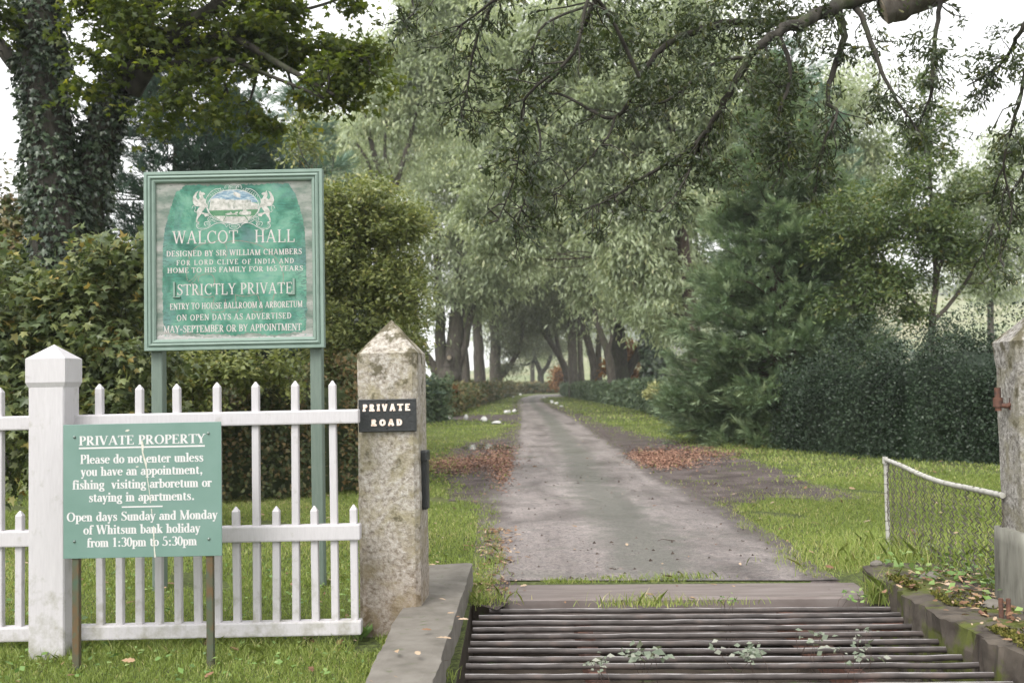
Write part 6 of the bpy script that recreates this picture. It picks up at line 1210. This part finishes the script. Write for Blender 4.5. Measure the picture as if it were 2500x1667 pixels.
n = 900; c = np.array(P(1205, 1330)); X = np.r_[c[0]+rg.normal(size=500)*.10+.05, 3.0+rg.normal(size=400)*.18]; Y = np.r_[7.6+3.5*rg.random(500), 5.3+2*rg.random(400)]; z = np.where(X > 2, .19, .02); scatter(s, np.stack([X, Y, z+.01*rg.random(n)], 1), np.stack([rg.normal(size=n), rg.normal(size=n), rg.normal(size=n)*.2], 1), np.array([0, 0, 1.])+rg.normal(size=(n, 3))*.4, .02+.05*rg.random(n), 'oak', rg.random(n))
tag(s.build('fallen_leaves', MT['litter']), 'brown fallen leaves scattered over grass, kerbs and drive', 'leaves', kind='stuff')
s = Soup()                 # rusty drifts of needles on both sides of the drive
for lst, n in (([(1225, 1115, 42, 22), (1160, 1128, 70, 18), (1100, 1135, 45, 14), (1235, 1150, 22, 30)], 9000), ([(1700, 1105, 75, 11), (1640, 1115, 70, 14), (1590, 1112, 40, 10), (1620, 1130, 50, 10)], 8000)):
    m = rg.integers(0, len(lst), n); q = np.array(lst)[m]; px_ = q[:, 0]+rg.normal(size=n)*q[:, 2]*.85; py_ = q[:, 1]+rg.normal(size=n)*q[:, 3]*.8; pts = np.array([P(a, b) for a, b in zip(px_, py_)]); k = ~inpoly(pts[:, 0], pts[:, 1], road_poly) | (rg.random(n) < .12); pts = pts[k]; n = len(pts)
    scatter(s, pts+np.array([0, 0, .012])+np.array([0, 0, .004])*rg.random((n, 1)), rg.normal(size=(n, 3))*[1, 1, .12], np.array([0, 0, 1.])+rg.normal(size=(n, 3))*.3, .03+.06*rg.random(n), 'long', rg.random(n))
tag(s.build('needle_litter', MT['needles']), 'rust-red drifts of fallen needles either side of the drive', 'litter', kind='stuff')
s = Soup(); n = 9000       # loose grit on the drive
X, Y = wedge(n, 7.4, 22, .8); k = inpoly(X, Y, road_poly) & (rg.random(n) < .12+.88*np.clip(np.sin(X*1.9-.4)*np.sin(Y*.8+X*.7)+.35*np.sin(X*6+Y*3), 0, 1)); px0 = X[k]; py0 = Y[k]; n = len(px0)
for dx in range(1): 
    T = np.array([[1, 0, 0], [-.5, .8, 0], [-.5, -.8, 0], [0, 0, .8]]); Fq = np.array([[0, 1, 3], [1, 2, 3], [2, 0, 3]]); sz = .005+.022*rg.random(n)**3; V = np.stack([px0, py0, np.full(n, .009)], 1)[:, None]+T[None]*sz[:, None, None]*(.6+.8*rg.random((n, 4, 1))); s.add(V.reshape(-1, 3), (Fq[None]+np.arange(n)[:, None, None]*4).reshape(-1, 3), np.repeat(rg.random(n), 4))
tag(s.build('loose_grit', leaf_mat('dark_grit', [(0, (.035, .025, .02)), (.7, (.08, .06, .05)), (1, (.22, .19, .17))], .9, .2, 0)), 'loose grit and crumbs of bark on the drive', 'grit', kind='stuff')
s = Soup()                 # fallen twigs
for k in range(46):
    X, Y = wedge(1, 7.6, 16, 1)
    if not inpoly(X, Y, road_poly)[0]: continue
    a = rg.random()*6.3; L = .05+.14*rg.random(); p = np.array([X[0], Y[0], .014]); s.tube(wobble(rg, p, p+[math.cos(a)*L, math.sin(a)*L*.6, .004], 5, .1), np.linspace(.0045, .002, 5), 4)
tag(s.build('fallen_twigs', MT['bark_red']), 'short broken twigs lying on the drive', 'twigs', kind='stuff')
# plants growing up through the grid
def gridplant(px_, py_, n, rx, rz, size, label, seed, kind='ovate', mat='pale_weed', stalks=5, zc=.05):
    rg = np.random.default_rng(seed); c = A(px_, py_, P(px_, py_+12)[1]); c = np.array([c[0], c[1], zc]); t = thing('grid_weed', (c[0], c[1], -.3), label, 'weed', 'weeds growing through the cattle grid'); s = Soup()
    ends = [c+np.array([rg.normal()*rx, rg.normal()*.06, rz*(.3+rg.random())]) for _ in range(stalks)]
    for e in ends: s.tube(wobble(rg, (c[0]+rg.normal()*.03, c[1], -.35), e, 7, .12), np.linspace(.003, .0012, 7), 4)
    s.build('stem', MT['bark_red'], t); fl = Soup(); E = np.array(ends)[rg.integers(0, stalks, n)]; pos = E+rg.normal(size=(n, 3))*[rx*.35, .03, rz*.4]
    scatter(fl, pos, rg.normal(size=(n, 3))*[1, .8, .4], np.array([0, -.4, .8])+rg.normal(size=(n, 3))*.5, size*.75*(.5+.8*rg.random(n)), kind, rg.random(n)); fl.build('foliage', LM[mat], t)
gridplant(1590, 1625, 34, .09, .06, .075, 'broad pale grey-green leaves poking up near the bottom edge of the grid', 1); gridplant(1845, 1620, 60, .08, .05, .055, 'dense pale green clump between the bars, middle of the grid', 2); gridplant(2010, 1562, 26, .08, .03, .05, 'spray of whitish leaves highest up on the right half of the grid', 3); gridplant(1985, 1586, 10, .06, .02, .06, 'few round whitish leaves just below the highest spray', 4); gridplant(2095, 1628, 20, .07, .04, .055, 'whitish bramble leaves at the lower right of the grid', 5); gridplant(2115, 1604, 9, .05, .03, .05, 'thin whitish sprig above the lower right bramble leaves', 6); gridplant(1470, 1640, 30, .07, .03, .05, 'small pale clump at the bottom edge, leftmost on the grid', 7); gridplant(1780, 1474, 12, .03, .02, .05, 'green leafy sprig at the far sill of the grid', 8, mat='weed'); gridplant(2090, 1468, 18, .05, .02, .05, 'flat green weed at the far right end of the sill', 9, mat='weed')
# dock leaves at the foot of the stone post
c = np.array(P(880, 1560)); t = thing('dock_plant', tuple(c), 'upright green dock plant at the foot of the black-plated gatepost', 'weed'); fl = Soup(); n = 9; a = rg.random(n)*6.3
scatter(fl, np.repeat(c[None], n, 0)+rg.normal(size=(n, 3))*[.02, .02, 0], np.stack([np.cos(a)*.5, np.sin(a)*.5, np.ones(n)], 1), np.stack([-np.cos(a), -np.sin(a), .4*np.ones(n)], 1), .10+.08*rg.random(n), 'ovate', rg.random(n)); fl.build('foliage', LM['weed'], t)
# moss cushions on the right kerb
s = Soup(); n = 9000; Y = 4.6+2.6*rg.random(n); X = GX1-.02+.10*rg.random(n)+.55*rg.random(n)*(rg.random(n) < .5); pt = np.sin(X*9+Y*5)+np.sin(Y*7-X*4) > .1; X, Y = X[pt], Y[pt]; n = len(X)
scatter(s, np.stack([X, Y, .172+.012*rg.random(n)], 1), rg.normal(size=(n, 3))*[1, 1, .6]+[0, 0, .6], rg.normal(size=(n, 3))+[0, 0, .5], .012+.014*rg.random(n), 'ovate', rg.random(n))
tag(s.build('moss', leaf_mat('moss_tip', [(0, (.05, .055, .012)), (.6, (.095, .095, .02)), (1, (.16, .14, .04))], .9, .1, 0)), 'olive moss cushions on the broken right kerb', 'moss', kind='stuff')
# rubble stones on the right kerb
for k, (px_, py_, r_, lab) in enumerate(((2273, 1410, .055, 'grey fieldstone lying on the right kerb beneath the mesh'), (2140, 1376, .035, 'small pale stone on the right kerb by the barrier post'), (2425, 1478, .05, 'pale stone chip at the foot of the roughcast gatepost'))):
    c = P(px_, py_, .18); bm = bmesh.new(); bmesh.ops.create_icosphere(bm, subdivisions=2, radius=r_)
    for v in bm.verts: v.co = Vector(c)+Vector((v.co.x*1.3*(1+.2*rnd.random()), v.co.y, max(-.01, v.co.z*.75)*(1+.2*rnd.random())))
    tag(bm_obj('rubble_stone', bm, MT['kerb'], loc=c), lab, 'stone', 'loose stones on the right kerb')

# ------------------------------------------------------------------ hills and far woods in the haze
rg = np.random.default_rng(151); xs = np.linspace(-500, 940, 90); ys = np.linspace(300, 1140, 40); X, Y = np.meshgrid(xs, ys)
def hill(X, Y):
    return np.clip((Y-330)/520, 0, 1)**1.2*(55+30*np.sin(X/210+.6)+14*np.sin(X/83+Y/160))*np.clip((X+150)/420, .12, 1)-.6
s = Soup(); nx = len(xs); i, j = np.meshgrid(np.arange(nx-1), np.arange(len(ys)-1)); a = (j*nx+i).ravel(); s.add(np.stack([X.ravel(), Y.ravel(), hill(X, Y).ravel()], 1), np.stack([a, a+1, a+nx+1, a+nx], 1))
tag(s.build('hills', mat_noise('far_pasture', [(.35, (.10, .13, .05)), (.5, (.17, .19, .08)), (.65, (.25, .22, .12))], .012, 5, .9, .1, 0), smooth=True), kind='structure')
s = Soup(); n = 1500; X = 60+840*rg.random(n); Y = 340+640*rg.random(n); k = np.sin(X/55+1)+np.sin(Y/70+X/90) > -.3; X, Y = X[k], Y[k]
C = np.stack([X, Y, hill(X, Y)+4], 1); m = 26; d = norm(rg.normal(size=(len(C)*m, 3))); pos = np.repeat(C, m, 0)+d*np.array([6, 6, 5])*(.5+.5*rg.random((len(C)*m, 1)))
scatter(s, pos, rg.normal(size=pos.shape), d+[0, 0, .4], 2.6+2.4*rg.random(len(pos)), 'ovate', np.clip(np.repeat(rg.random(len(C)), m)*.75+.25*rg.random(len(pos)), 0, 1))
tag(s.build('far_wood', LM['far']), 'hazy woods on the far hillside', 'wood', kind='stuff')

# ------------------------------------------------------------------ haze
bm = bmesh.new(); box(bm, -660, 960, -30, 1160, -1.6, 135)
hz, n_, l_, b_, o_ = newmat('valley_mist'); n_.remove(b_); pv = n_.new('ShaderNodeVolumePrincipled'); pv.inputs['Density'].default_value = .0005; pv.inputs['Color'].default_value = (.95, .97, 1.0, 1); pv.inputs['Anisotropy'].default_value = .2
l_.new(pv.outputs[0], o_.inputs['Volume'])
tag(bm_obj('haze', bm, hz), 'thin autumn mist filling the valley', 'haze', kind='stuff')
